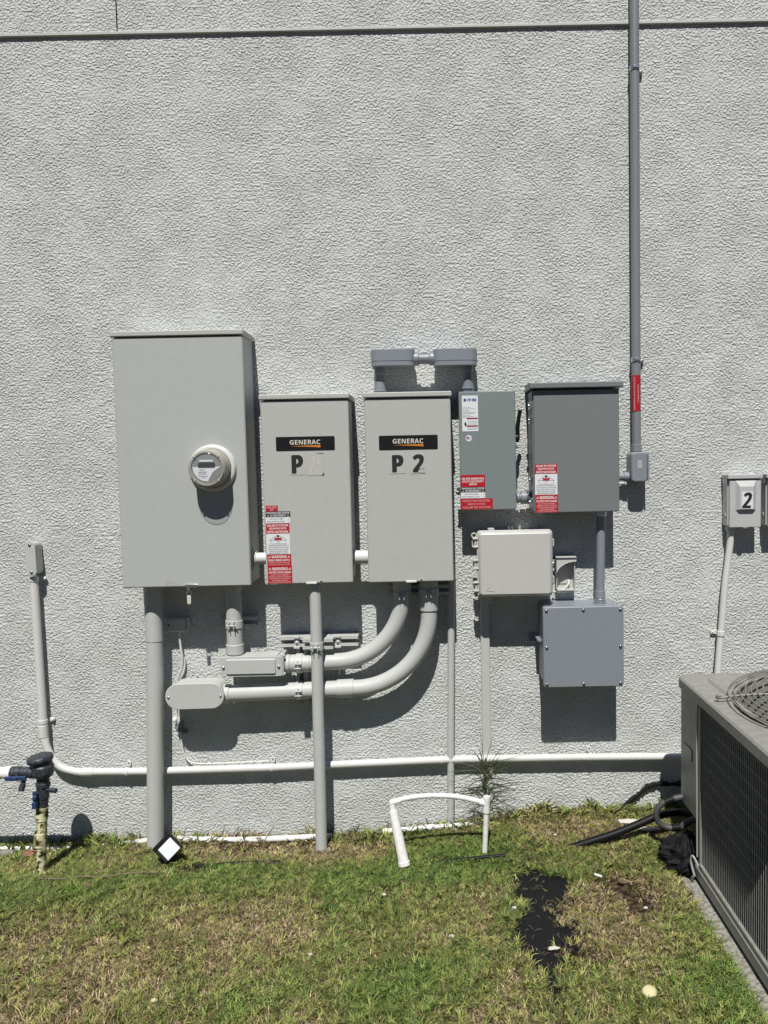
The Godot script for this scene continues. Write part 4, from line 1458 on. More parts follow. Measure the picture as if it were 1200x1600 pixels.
	for e: Array in [[2.944, 0.803], [1.832, 0.8045]]:
		mb = MB.new()
		strap(mb, V(e[1], e[0], 0.036), Vector3.UP, 0.0178, Vector3.RIGHT)
		screw(mb, V(e[1] + 0.029, e[0], 0.01), 0.007, 0.008)
		mb.box(V(e[1] - 0.010, e[0] - 0.004, 0.0555), V(e[1] + 0.012, e[0] + 0.004, 0.0585), 0.001)
		part(t, "strap", mb, M.zinc)
	var lt := Transform3D(Basis.IDENTITY, V(0.8045, 1.7, 0.036))
	mb = MB.new()
	for k in 8:
		var a0 := deg_to_rad(-72.0 + 18.0 * k)
		var a1 := deg_to_rad(-72.0 + 18.0 * (k + 1))
		var r1 := 0.0184
		var q0 := V(sin(a0), 0, cos(a0))
		var q1 := V(sin(a1), 0, cos(a1))
		mb.quadn(lt * (q0 * r1 + V(0, -0.07, 0)), lt * (q1 * r1 + V(0, -0.07, 0)), lt * (q1 * r1 + V(0, 0.072, 0)), lt * (q0 * r1 + V(0, 0.072, 0)), q0, q1, q1, q0)
	var rl := part(t, "warning_label", mb, M.red)
	mb = MB.new()
	var turn := Basis(Vector3.BACK, PI / 2)
	word(mb, "WARNING: PHOTOVOLTAIC", -0.066, 0.0, 0.066, 0.0055, Transform3D(Basis(Vector3.UP, deg_to_rad(-25)) * turn, V(0.8045, 1.7, 0.036) + Vector3(-sin(deg_to_rad(25)), 0, cos(deg_to_rad(25))) * 0.0190))
	word(mb, "POWER SOURCE", -0.035, -0.003, 0.035, 0.0022, Transform3D(Basis(Vector3.UP, deg_to_rad(12)) * turn, V(0.8045, 1.7, 0.036) + Vector3(sin(deg_to_rad(12)), 0, cos(deg_to_rad(12))) * 0.0190))
	part(rl, "lettering", mb, M.print_pale)
	# its elbow body
	t = thing("elbow_fitting", "grey plastic elbow body beside the large dark grey box", "conduit fitting", V(0.805, 1.35, 0.03))
	mb = MB.new()
	mb.prism(rr(0.774, 1.352, 0.838, 1.470, 0.014), 0.005, 0.080, 0.005)
	part(t, "body", mb, M.pvc)
	mb = MB.new()
	mb.prism(rr(0.8385, 1.358, 0.845, 1.464, 0.003), 0.008, 0.078, 0.001)
	part(t, "cover_plate", mb, M.pvc)
	var er := [0.799, 1.408, 0.815, 1.436]
	var es := sticker(t, "rating_sticker", er, 0.0802, M.plastic, 0.003)
	strips(es, "fine_print", [[0.803, 1.428, 0.811, 1.428], [0.804, 1.423, 0.811, 1.423], [0.804, 1.417, 0.810, 1.417]], 0.0812, 0.002, M.print_grey)
	es.get_child(0).set_meta("kind", "stuff")
	mb = MB.new()
	mb.rod(V(0.752, 1.373, 0.04), V(0.773, 1.373, 0.04), 0.019, 20, 0.001)
	part(t, "hub", mb, M.pvc)
	mb = MB.new()
	mb.rod(V(0.707, 1.373, 0.04), V(0.752, 1.373, 0.04), 0.0155, 18)
	mb.rod(V(0.707, 1.373, 0.04), V(0.718, 1.373, 0.04), 0.024, 8, 0.001)
	mb.rod(V(0.726, 1.373, 0.04), V(0.738, 1.373, 0.04), 0.0185, 18, 0.001)
	part(t, "connector", mb, M.pvc)
	# grey conduit between steel box and junction box
	t = thing("conduit", "short blue grey conduit joining dark grey box to junction box", "conduit", V(0.648, 0.88, 0.09))
	mb = MB.new()
	mb.rod(V(0.646, 0.88, 0.085), V(0.652, 1.248, 0.085), 0.0172, 20)
	part(t, "pipe", mb, M.pvc)
	mb = MB.new()
	mb.rod(V(0.646, 0.896, 0.085), V(0.6463, 0.926, 0.085), 0.0205, 20, 0.001)
	part(t, "coupling", mb, M.pvc)
	mb = MB.new()
	mb.rod(V(0.646, 0.8775, 0.085), V(0.646, 0.8955, 0.085), 0.0225, 20, 0.003)
	mb.lathe([Vector2(0.0225, 0), Vector2(0.026, 0.0), Vector2(0.026, 0.004), Vector2(0.0225, 0.004)], Transform3D(Basis.IDENTITY, V(0.646, 0.877, 0.085)), 12)
	mb.rod(V(0.6516, 1.222, 0.085), V(0.652, 1.249, 0.085), 0.022, 10, 0.002)
	part(t, "adapter", mb, M.zinc)
	# pipe bridge over the panels
	t = thing("conduit_bridge", "blue grey plastic pipe bridge linking P 2 panel and disconnect switch", "conduit", V(-0.03, 1.70, 0.06))
	var flat := Transform3D(Basis(Vector3(1, 0, 0), Vector3(0, 0, 1), Vector3(0, 1, 0)), Vector3.ZERO)
	for e: Array in [[-0.237, -0.067, 1.819, 1.882], [0.004, 0.174, 1.816, 1.880]]:
		mb = MB.new()
		mb.prism(rr(e[0], 0.022, e[1], 0.128, 0.032, 8), e[2] + 0.0185, e[3], 0.002, flat)
		var bd := part(t, "elbow_body", mb, M.pvc)
		mb = MB.new()
		mb.prism(rr(e[0] + 0.0012, 0.0232, e[1] - 0.0012, 0.1268, 0.031, 8), e[2] + 0.0184, e[2], 0.001, flat)
		part(bd, "cover_plate", mb, M.pvc)
	mb = MB.new()
	mb.rod(V(-0.07, 1.847, 0.085), V(0.007, 1.847, 0.085), 0.0205, 22)
	part(t, "cross_pipe", mb, M.conduit_grey)
	for e: Array in [[-0.075, -0.050], [-0.013, 0.012]]:
		mb = MB.new()
		mb.rod(V(e[0], 1.847, 0.085), V(e[1], 1.847, 0.085), 0.0262, 24, 0.004)
		part(t, "collar", mb, M.pvc)
	for e: Array in [[-0.206, 1.708, 1.822], [0.138, 1.712, 1.819]]:
		var c := V(e[0], e[1], 0.07)
		mb = MB.new()
		mb.rod(c + V(0, -0.01, 0), c + V(0, 0.114, 0), 0.0182, 22)
		part(t, "riser", mb, M.conduit_grey)
		mb = MB.new()
		mb.rod(c + V(0, 0.085, 0), c + V(0, 0.113, 0), 0.0215, 22, 0.002)
		part(t, "collar", mb, M.pvc)
		mb = MB.new()
		mb.rod(c + V(0, 0.022, 0), c + V(0, 0.054, 0), 0.0225, 22, 0.001)
		mb.rod(c + V(0, 0.016, 0), c + V(0, 0.0225, 0), 0.026, 22, 0.001)
		part(t, "coupling", mb, M.pvc)
		mb = MB.new()
		mb.rod(c + V(0, 0.004, 0), c + V(0, 0.0155, 0), 0.023, 8, 0.002)
		part(t, "locknut", mb, M.zinc)
	nipple("pale conduit nipple between tall meter cabinet and P panel", V(-0.7125, 1.083, 0.10), V(-0.6465, 1.083, 0.10), 0.0225, M.conduit_white)
	nipple("pale conduit nipple between P panel and P 2 panel", V(-0.325, 1.080, 0.10), V(-0.2555, 1.080, 0.10), 0.0265, M.conduit_white)
	t = thing("conduit_nipple", "metal nipple between disconnect switch and large dark grey box", "conduit", V(0.345, 1.30, 0.06))
	mb = MB.new()
	mb.rod(V(0.3125, 1.300, 0.06), V(0.3787, 1.299, 0.06), 0.018, 22)
	part(t, "pipe", mb, M.conduit_grey)
	for e: Array in [[0.3155, 0.334, 0.0235], [0.339, 0.362, 0.0255]]:
		mb = MB.new()
		mb.rod(V(e[0], 1.2995, 0.06), V(e[1], 1.2995, 0.06), e[2], 22, 0.002)
		part(t, "collar", mb, M.pvc)
	mb = MB.new()
	mb.rod(V(0.364, 1.2995, 0.06), V(0.3775, 1.2995, 0.06), 0.027, 8, 0.002)
	part(t, "locknut", mb, M.screw)

func build_small_wall_boxes() -> void:
	var mb: MB
	for e: Array in [[1.160, "small pale grey disconnect box with number 2 on its cover", true], [1.312, "small pale grey disconnect box beside the one numbered 2", false]]:
		var x: float = e[0]
		var t := thing("air_conditioner_disconnect", e[1], "disconnect box", V(x + 0.064, 1.166, 0), "")
		mb = MB.new()
		mb.box(V(x, 1.170, 0.004), V(x + 0.128, 1.356, 0.058), 0.002)
		part(t, "body", mb, M.disc)
		mb = MB.new()
		mb.box(V(x - 0.004, 1.3565, 0.003), V(x + 0.133, 1.374, 0.077), 0.002)
		part(t, "rain_lid", mb, M.disc)
		mb = MB.new()
		mb.box(V(x - 0.004, 1.338, 0.012), V(x - 0.0004, 1.3562, 0.058), 0.0005)
		part(t, "lid_side", mb, M.disc)
		mb = MB.new()
		mb.box(V(x + 0.004, 1.164, 0.0585), V(x + 0.128, 1.350, 0.071), 0.002)
		var cv := part(t, "cover", mb, M.disc)
		mb = MB.new()
		var a := [V(x + 0.026, 1.232, 0.0705), V(x + 0.108, 1.232, 0.0705), V(x + 0.108, 1.350, 0.0705), V(x + 0.026, 1.350, 0.0705)]
		var b := [V(x + 0.040, 1.237, 0.084), V(x + 0.094, 1.237, 0.084), V(x + 0.094, 1.326, 0.084), V(x + 0.040, 1.326, 0.084)]
		var mid := V(x + 0.067, 1.29, 0.06)
		for k in 4:
			var l := (k + 1) % 4
			mb.ftri(a[k], a[l], b[l], mid)
			mb.ftri(a[k], b[l], b[k], mid)
		mb.quad(b[0], b[1], b[2], b[3], Vector3.BACK)
		part(cv, "raised_panel", mb, M.disc)
		if e[2]:
			var r := [x + 0.046, 1.238, x + 0.090, 1.306]
			var s := sticker(t, "number_sticker", r, 0.0843, M.sticker_white)
			mb = MB.new()
			for k in 3:
				word(mb, "2", -0.017 + 0.0018 * k, -0.031, 0.014 + 0.0018 * k, 0.031, Transform3D(Basis(Vector3(1, 0, 0), Vector3(0.14, 1, 0), Vector3(0, 0, 1)), V(x + 0.068, 1.272, 0.0853 + 0.0001 * k)))
			part(s, "lettering", mb, M.print_black)
		mb = MB.new()
		mb.box(V(x + 0.056, 1.160, 0.056), V(x + 0.076, 1.1635, 0.074), 0.001)
		part(t, "hasp", mb, M.zinc)
		mb = MB.new()
		mb.lathe([Vector2(0.007, 0), Vector2(0.010, 0), Vector2(0.010, 0.002), Vector2(0.007, 0.002), Vector2(0.007, 0)], Transform3D(MB.frame(Vector3.LEFT), V(x, 1.21, 0.03)), 14)
		part(t, "knockout", mb, M.disc)
	var t := thing("flexible_conduit", "ribbed flexible conduit hanging from the box numbered 2", "conduit", V(1.15, 0.5, 0.04))
	mb = MB.new()
	var path := curve([V(1.182, 1.16, 0.034), V(1.181, 1.10, 0.033), V(1.172, 1.02, 0.032), V(1.160, 0.917, 0.032), V(1.151, 0.785, 0.03), V(1.142, 0.681, 0.03), V(1.131, 0.55, 0.035), V(1.122, 0.42, 0.05)], 24)
	var pr: Array = []
	for i in path.size():
		pr.append(0.0128 + (0.0011 if i % 2 == 0 else 0.0))
	mb.tube(path, 0.013, 14, true, pr)
	part(t, "ribbed_pipe", mb, M.conduit_white)
	mb = MB.new()
	mb.rod(V(1.182, 1.146, 0.034), V(1.182, 1.1695, 0.034), 0.0185, 16, 0.002)
	part(t, "connector", mb, M.disc)
	mb = MB.new()
	mb.rod(V(1.146, 0.722, 0.03), V(1.1475, 0.742, 0.03), 0.0165, 16, 0.001)
	mb.box(V(1.112, 0.725, 0.004), V(1.137, 0.742, 0.010), 0.001)
	screw(mb, V(1.120, 0.733, 0.010), 0.004, 0.003)
	part(t, "strap", mb, M.conduit_white)
	# cable box and ground wires below the cabinet
	t = thing("cable_box", "small dark shaded cable box on wall below the meter cabinet", "cable box", V(-1.056, 0.78, 0))
	mb = MB.new()
	mb.box(V(-1.100, 0.782, 0.004), V(-1.018, 0.838, 0.036), 0.004)
	part(t, "body", mb, M.conduit)
	mb = MB.new()
	mb.box(V(-1.0175, 0.786, 0.004), V(-1.003, 0.842, 0.03), 0.004)
	part(t, "end_cap", mb, M.conduit)
	mb = MB.new()
	screw(mb, V(-1.083, 0.810, 0.036), 0.004, 0.003)
	part(t, "screw", mb, M.black)
	t = thing("ground_wires", "thin pale wires hanging below the small cable box", "wire", V(-1.06, 0.23, 0.01))
	mb = MB.new()
	mb.tube(curve([V(-1.046, 0.784, 0.026), V(-1.044, 0.73, 0.024), V(-1.040, 0.68, 0.022), V(-1.046, 0.63, 0.02), V(-1.062, 0.585, 0.018), V(-1.072, 0.52, 0.018), V(-1.075, 0.45, 0.016), V(-1.068, 0.40, 0.016)], 6), 0.005, 8)
	part(t, "wire", mb, M.conduit_white)
	mb = MB.new()
	mb.tube(curve([V(-1.040, 0.690, 0.014), V(-1.033, 0.65, 0.012), V(-1.040, 0.61, 0.012), V(-1.058, 0.57, 0.012), V(-1.064, 0.50, 0.012), V(-1.064, 0.40, 0.016)], 6), 0.0036, 8)
	part(t, "wire", mb, M.conduit_white)
	mb = MB.new()
	mb.tube(curve([V(-1.066, 0.372, 0.016), V(-1.060, 0.33, 0.014), V(-1.054, 0.285, 0.014), V(-1.040, 0.25, 0.014), V(-1.016, 0.2345, 0.016), V(-0.95, 0.2300, 0.018), V(-0.80, 0.2335, 0.018), V(-0.70, 0.2365, 0.018)], 6), 0.0036, 8)
	part(t, "wire", mb, M.conduit_white)
	t = thing("ground_clamp", "dark wire clamp with pale cap below the oval conduit body", "clamp", V(-1.066, 0.38, 0.01))
	mb = MB.new()
	mb.box(V(-1.072, 0.366, 0.006), V(-1.052, 0.410, 0.03), 0.004)
	mb.box(V(-1.056, 0.358, 0.006), V(-1.030, 0.374, 0.02), 0.003)
	part(t, "clamp_block", mb, M.steel)
	mb = MB.new()
	mb.ball(V(-1.080, 0.418, 0.022), V(0.010, 0.013, 0.010), 12, 8)
	part(t, "cap", mb, M.white)
	mb = MB.new()
	mb.rod(V(-1.076, 0.384, 0.02), V(-1.062, 0.384, 0.045), 0.006, 10, 0.001)
	part(t, "bolt", mb, M.zinc)

# ------------------------------------------------------------------ things on the lawn
func build_backflow() -> void:
	var b := V(-1.535, -0.115, 0.26)
	var t := thing("backflow_preventer", "dark weathered backflow valve on mossy white pipe beside the wall", "valve", b)
	var mb := MB.new()
	mb.rod(V(-1.535, -0.13, 0.26), V(-1.513, 0.165, 0.26), 0.0185, 24)
	part(t, "stand_pipe", mb, M.algae)
	mb = MB.new()
	mb.rod(V(-1.534, -0.112, 0.26), V(-1.5325, -0.083, 0.26), 0.0305, 24, 0.002)
	part(t, "base_collar", mb, M.algae)
	mb = MB.new()
	mb.rod(V(-1.529, 0.018, 0.26), V(-1.5245, 0.072, 0.26), 0.0225, 24, 0.001)
	part(t, "pipe_coupling", mb, M.algae)
	mb = MB.new()
	mb.rod(V(-1.5185, 0.120, 0.26), V(-1.513, 0.172, 0.26), 0.0225, 24, 0.001)
	part(t, "pipe_coupling", mb, M.algae)
	mb = MB.new()
	mb.rod(V(-1.513, 0.168, 0.26), V(-1.509, 0.205, 0.26), 0.0205, 20, 0.001)
	mb.rod(V(-1.509, 0.206, 0.26), V(-1.506, 0.250, 0.26), 0.0235, 8, 0.001)
	mb.rod(V(-1.506, 0.251, 0.26), V(-1.505, 0.266, 0.26), 0.0265, 8, 0.001)
	mb.rod(V(-1.505, 0.264, 0.26), V(-1.504, 0.285, 0.26), 0.0225, 20, 0.001)
	part(t, "lower_valve", mb, M.bronze)
	mb = MB.new()
	var up := Transform3D(Basis(Vector3.BACK, -0.02), V(-1.5035, 0.282, 0.26))
	mb.lathe([Vector2(0.0, 0.0), Vector2(0.022, 0.0), Vector2(0.034, 0.010), Vector2(0.039, 0.022), Vector2(0.039, 0.048), Vector2(0.034, 0.054), Vector2(0.033, 0.068), Vector2(0.0, 0.068)], up, 28)
	mb.rod(V(-1.53, 0.306, 0.26), V(-1.552, 0.306, 0.26), 0.024, 8, 0.001)
	part(t, "valve_body", mb, M.bronze)
	mb = MB.new()
	mb.lathe([Vector2(0.0, 0.066), Vector2(0.044, 0.066), Vector2(0.0495, 0.071), Vector2(0.0505, 0.080), Vector2(0.048, 0.088), Vector2(0.040, 0.092), Vector2(0.030, 0.091), Vector2(0.022, 0.093), Vector2(0.0, 0.0945)], Transform3D(Basis(Vector3.BACK, 0.10).scaled(Vector3(0.92, 1, 0.92)), V(-1.504, 0.279, 0.26)), 32, true)
	part(t, "bonnet_cap", mb, M.bronze)
	mb = MB.new()
	mb.rod(V(-1.552, 0.306, 0.26), V(-1.585, 0.306, 0.26), 0.0205, 20, 0.001)
	mb.rod(V(-1.585, 0.306, 0.26), V(-1.628, 0.306, 0.26), 0.0225, 8, 0.001)
	part(t, "side_valve", mb, M.bronze)
	mb = MB.new()
	mb.rod(V(-1.622, 0.306, 0.26), V(-1.645, 0.306, 0.26), 0.0235, 22, 0.001)
	mb.rod(V(-1.640, 0.306, 0.26), V(-2.3, 0.309, 0.26), 0.0215, 22)
	part(t, "inlet_pipe", mb, M.white)
	mb = MB.new()
	mb.box(V(-1.632, 0.286, 0.288), V(-1.552, 0.303, 0.294), 0.002)
	mb.rod(V(-1.592, 0.296, 0.28), V(-1.592, 0.296, 0.300), 0.008, 8, 0.001)
	part(t, "lever", mb, M.blue)
	mb = MB.new()
	mb.box(V(-1.529, 0.190, 0.290), V(-1.513, 0.246, 0.296), 0.002)
	mb.box(V(-1.531, 0.180, 0.290), V(-1.515, 0.206, 0.302), 0.002)
	mb.rod(V(-1.520, 0.222, 0.275), V(-1.520, 0.222, 0.303), 0.008, 8, 0.001)
	part(t, "lever", mb, M.blue)
	mb = MB.new()
	mb.rod(V(-1.506, 0.241, 0.265), V(-1.452, 0.239, 0.275), 0.0075, 12, 0.001)
	mb.rod(V(-1.472, 0.240, 0.271), V(-1.448, 0.239, 0.276), 0.0095, 8, 0.001)
	part(t, "test_cock", mb, M.bronze)
	mb = MB.new()
	mb.rod(V(-1.565, 0.300, 0.27), V(-1.571, 0.262, 0.285), 0.0085, 12, 0.001)
	mb.rod(V(-1.569, 0.270, 0.282), V(-1.573, 0.246, 0.292), 0.011, 8, 0.001)
	part(t, "test_cock", mb, M.bronze)

func build_lawn_things() -> void:
	var mb: MB
	# irrigation pipe along the foot of the wall, three runs
	var runs := [
		["white plastic pipe at wall foot beside the mossy backflow stand", [V(-2.3, -0.108, 0.045), V(-1.80, -0.102, 0.045), V(-1.5, -0.104, 0.045), V(-1.3, -0.092, 0.04), V(-1.205, -0.081, 0.036)], 0.0125],
		["white plastic pipe at wall foot between the two lawn risers", [V(-1.115, -0.074, 0.034), V(-0.95, -0.080, 0.042), V(-0.75, -0.079, 0.048), V(-0.5, -0.073, 0.048), V(-0.45, -0.073, 0.045)], 0.0118],
		["white plastic pipe stub in the grass behind the bent pipe frame", [V(-0.24, -0.062, 0.035), V(-0.05, -0.048, 0.04), V(0.10, -0.040, 0.04), V(0.27, -0.034, 0.042)], 0.0105],
	]
	for r: Array in runs:
		var t := thing("irrigation_pipe", r[0], "pipe", r[1][0])
		mb = MB.new()
		mb.tube(curve(r[1], 5), r[2], 14)
		part(t, "pipe", mb, M.white)
		mb = MB.new()
		var a: Vector3 = r[1][1]
		var d: Vector3 = (r[1][2] - r[1][1]).normalized()
		mb.rod(a - d * 0.02, a + d * 0.02, r[2] + 0.0025, 14, 0.001)
		part(t, "coupling", mb, M.white)
	# bent pipe frame
	var t := thing("bent_pipe_frame", "white plastic pipe frame with bowed top standing on the grass", "pipe", V(0.0, -0.06, 0.28))
	mb = MB.new()
	mb.tube(curve([V(-0.178, 0.162, 0.262), V(-0.13, 0.174, 0.256), V(-0.06, 0.180, 0.253), V(0.01, 0.179, 0.252), V(0.08, 0.172, 0.255), V(0.160, 0.153, 0.260)], 6), 0.0098, 16)
	part(t, "top_pipe", mb, M.white)
	mb = MB.new()
	mb.rod(V(-0.1425, -0.053, 0.315), V(-0.1825, 0.132, 0.268), 0.0205, 22, 0.001, 0.0165)
	mb.rod(V(-0.1415, -0.058, 0.316), V(-0.1440, -0.043, 0.3125), 0.0225, 22, 0.001)
	part(t, "wide_leg", mb, M.white)
	mb = MB.new()
	mb.tube([V(-0.1832, 0.128, 0.267), V(-0.186, 0.158, 0.262)], 0.0118, 14)
	mb.ball(V(-0.186, 0.161, 0.262), V(0.0125, 0.0125, 0.0125), 14, 8)
	mb.rod(V(-0.186, 0.161, 0.262), V(-0.152, 0.1695, 0.259), 0.0118, 14, 0.001)
	part(t, "elbow", mb, M.white)
	mb = MB.new()
	mb.rod(V(0.161, -0.075, 0.262), V(0.172, 0.13, 0.262), 0.0102, 16)
	part(t, "thin_leg", mb, M.white)
	mb = MB.new()
	mb.rod(V(0.1708, 0.115, 0.262), V(0.174, 0.178, 0.262), 0.0135, 16, 0.001)
	mb.rod(V(0.173, 0.150, 0.262), V(0.146, 0.156, 0.260), 0.0128, 16, 0.001)
	part(t, "tee", mb, M.white)
	# solar garden light
	t = thing("solar_light", "small black solar garden light with white square panel, tipped over", "garden light", V(-1.03, -0.08, 0.2))
	var tb := Transform3D(Basis(Vector3.BACK, -0.76) * Basis(Vector3.UP, -0.15) * Basis(Vector3.RIGHT, -0.35).scaled(Vector3.ONE * 0.86), V(-1.056, 0.0, 0.235))
	mb = MB.new()
	mb.box(V(-0.034, -0.055, -0.018), V(0.058, 0.042, 0.008), 0.006, tb)
	part(t, "case", mb, M.black)
	mb = MB.new()
	mb.box(V(-0.012, -0.038, 0.0082), V(0.054, 0.032, 0.0105), 0.001, tb)
	part(t, "solar_panel", mb, M.sticker_white)
	mb = MB.new()
	mb.box(V(-0.030, -0.050, 0.0082), V(-0.0135, 0.036, 0.012), 0.002, tb)
	part(t, "front_bar", mb, M.rubber)
	mb = MB.new()
	mb.rod(V(-1.05, -0.01, 0.22), V(-1.045, -0.10, 0.23), 0.012, 10, 0.002)
	mb.box(V(-1.085, -0.075, 0.19), V(-1.03, -0.035, 0.245), 0.008)
	part(t, "stake", mb, M.rubber)
	# weed
	t = thing("weed_clump", "tall spiky weed growing against the flat cable duct", "weed", V(0.18, -0.02, 0.07))
	var rng := RandomNumberGenerator.new()
	rng.seed = 31
	mb = MB.new()
	var blade := func(a: Vector3, d: Vector3, l: float, w: float, sag: float) -> void:
		var pts: Array = [a]
		var dir := d.normalized()
		for s in 6:
			pts.append(pts[-1] + dir * l / 6.0)
			dir = (dir + Vector3(0, -sag, 0)).normalized()
		var side := d.cross(Vector3(0.2, 0.3, 0.9)).normalized()
		for s in 6:
			var w0 := w * (1.0 - pow(s / 6.0, 1.6))
			var w1 := w * (1.0 - pow((s + 1) / 6.0, 1.6))
			var k: Vector3 = side.cross(pts[s + 1] - pts[s]).normalized()
			if k.z < 0:
				k = -k
			mb.quad(pts[s] - side * w0, pts[s] + side * w0, pts[s + 1] + side * w1, pts[s + 1] - side * w1, k)
	for i in 62:
		var h := 0.24 * pow(rng.randf(), 1.1)
		var a := V(0.178 + rng.randf_range(-0.012, 0.012), -0.01 + h, 0.065 + rng.randf_range(-0.02, 0.03))
		var ang := rng.randf_range(-1.5, 1.5)
		var d := V(sin(ang), cos(ang) * rng.randf_range(0.5, 1.0), rng.randf_range(-0.1, 0.45))
		blade.call(a, d, rng.randf_range(0.08, 0.19), 0.0019, rng.randf_range(0.06, 0.30))
	for e: Array in [[0.185, 0.22, 0.72, 0.30, 0.20], [0.19, 0.19, 0.9, 0.36, 0.17], [0.17, 0.20, -1.0, 0.10, 0.17], [0.18, 0.22, 0.22, 0.9, 0.19], [0.178, 0.22, -0.1, 1.0, 0.19], [0.175, 0.22, -0.22, 0.9, 0.14], [0.17, 0.15, -0.8, -0.7, 0.14], [0.19, 0.12, 0.6, -0.5, 0.13], [0.17, 0.10, -0.5, -0.6, 0.14]]:
		blade.call(V(e[0], e[1], 0.075), V(e[2], e[3], 0.1), e[4], 0.0015, 0.04)
	part(t, "leaves", mb, M.weed)
	mb = MB.new()
	for i in 5:
		mb.tube(curve([V(0.172 + 0.004 * i, -0.03, 0.06 + 0.004 * i), V(0.174 + 0.003 * i, 0.10, 0.07), V(0.176 + 0.002 * i, 0.22 + 0.01 * i, 0.07)], 4), 0.0016, 6)
	part(t, "stems", mb, M.weed)
	# weed barrier showing through
	t = thing("weed_barrier", "flat black weed barrier sheet showing through the worn lawn", "ground sheet", V(0.32, -0.05, 0.65))
	mb = MB.new()
	var ids := Geometry2D.triangulate_delaunay(patch_grid)
	for i in range(0, ids.size(), 3):
		var q: Array = []
		var c := (patch_grid[ids[i]] + patch_grid[ids[i + 1]] + patch_grid[ids[i + 2]]) / 3.0
		if not Geometry2D.is_point_in_polygon(c, patch_wide):
			continue
		for j in 3:
			var s := patch_grid[ids[i + j]]
			q.append(V(s.x, gy(s.x, s.y) + 0.006, s.y))
		mb.tri(q[0], q[1], q[2], Vector3.UP, Vector3.UP, Vector3.UP)
	part(t, "sheet", mb, M.fabric)
	mb = MB.new()
	for i in 90:
		var s: Vector2 = patch_grid[rng.randi_range(0, patch_grid.size() - 1)] + Vector2(rng.randf_range(-0.01, 0.01), rng.randf_range(-0.01, 0.01))
		if not in_patch(s.x, s.y):
			continue
		var a := rng.randf() * TAU
		var l := rng.randf_range(0.006, 0.025)
		var y := gy(s.x, s.y) + 0.008
		mb.tube([V(s.x, y, s.y), V(s.x + cos(a) * l * 0.5, y + 0.003, s.y + sin(a) * l * 0.5), V(s.x + cos(a) * l, y, s.y + sin(a) * l)], 0.0007, 4)
	part(t, "straw_bits", mb, M.twig)
	# litter
	var blob := func(mb2: MB, c: Vector3, r: Vector3, seed_: int) -> void:
		var f := FastNoiseLite.new()
		f.seed = seed_
		f.frequency = 1.2
		var seg := 12
		var rows := 7
		var pt := func(i: int, k: int) -> Vector3:
			var a := PI * i / rows
			var bb := TAU * (k % seg) / seg
			var u := Vector3(sin(a) * cos(bb), cos(a), sin(a) * sin(bb))
			return c + u * r * (1.0 + 0.45 * f.get_noise_3dv(u * 1.3))
		for i in rows:
			for k in seg:
				mb2.ftri(pt.call(i, k), pt.call(i, k + 1), pt.call(i + 1, k + 1), c)
				mb2.ftri(pt.call(i, k), pt.call(i + 1, k + 1), pt.call(i + 1, k), c)
	var bits := [
		["stone", "pale stone chunk lying by the wall foot near the mossy stand pipe", "stone", -1.763, 0.085, V(0.042, 0.014, 0.025), M.stone],
		["brick_piece", "flat reddish brick piece half buried beside the mossy stand pipe", "brick", -1.655, 0.10, V(0.042, 0.012, 0.028), M.brick],
		["stone", "dark brown stone in the grass below the twig", "stone", -1.285, 0.405, V(0.026, 0.010, 0.016), M.leaf_dead],
		["stone", "rusty brown stone lying in the bare soil by the patchy brown grass", "stone", 0.626, 0.50, V(0.021, 0.013, 0.015), M.leaf_dead],
		["paper_scrap", "crumpled white scrap lying on the black weed barrier", "litter", 0.335, 0.845, V(0.030, 0.008, 0.013), M.chip],
		["shell_piece", "small white shell piece in the grass below the bent pipe frame", "litter", -0.205, 0.505, V(0.012, 0.008, 0.009), M.chip],
		["stone", "small white pebble in the dry grass of the lawn", "stone", 0.024, 0.762, V(0.016, 0.006, 0.009), M.chip],
		["stone", "tiny pale pebble deep in the open lawn", "stone", -0.411, 0.83, V(0.010, 0.006, 0.007), M.chip],
		["stone", "brown clod in the open lawn grass", "stone", -0.30, 0.715, V(0.016, 0.010, 0.011), M.leaf_dead],
		["stone", "white pebble at the edge of the bare soil patch", "stone", 0.668, 0.655, V(0.012, 0.006, 0.007), M.chip],
		["paper_scrap", "pale flat scrap near black hose and wall foot", "litter", 0.742, 0.135, V(0.055, 0.010, 0.02), M.chip],
		["paper_scrap", "thin white scrap lying under the black hose", "litter", 0.808, 0.19, V(0.045, 0.008, 0.014), M.chip],
		["dry_leaf", "brown curled leaf standing against black hose", "leaf", 0.694, 0.165, V(0.018, 0.034, 0.010), M.leaf_dead],
		["dry_leaf", "brown dry leaf on grass between the two lawn risers", "leaf", -0.668, 0.250, V(0.020, 0.014, 0.012), M.leaf_dead],
		["stone", "small white pebble beside thin conduit foot", "stone", 0.052, 0.075, V(0.014, 0.007, 0.010), M.chip],
		["stone", "pale pebble in straw near weed barrier edge", "stone", 0.238, 0.625, V(0.015, 0.007, 0.010), M.chip],
		["stone", "pale yellow pebble at the far lawn edge", "stone", -0.822, 1.02, V(0.014, 0.008, 0.010), M.cap],
		["stone", "greyish pebble in green grass beyond the bent pipe frame", "stone", 0.36, 0.195, V(0.013, 0.009, 0.010), M.stone],
		["stone", "white pebble in green grass between black hose and duct", "stone", 0.44, 0.205, V(0.010, 0.008, 0.008), M.chip],
	]
	var sd := 100
	for e: Array in bits:
		sd += 1
		var c := V(e[3], gy(e[3], e[4]) + 0.016, e[4])
		mb = MB.new()
		blob.call(mb, c, e[5] * (0.62 if e[5].x < 0.032 else 0.85), sd)
		solo(e[0], e[1], e[2], V(e[3], gy(e[3], e[4]), e[4]), mb, e[6])
	# cigarette end
	mb = MB.new()
	var cy := gy(0.55, 0.476) + 0.03
	mb.rod(V(0.538, cy, 0.470), V(0.560, cy, 0.487), 0.004, 10, 0.0005)
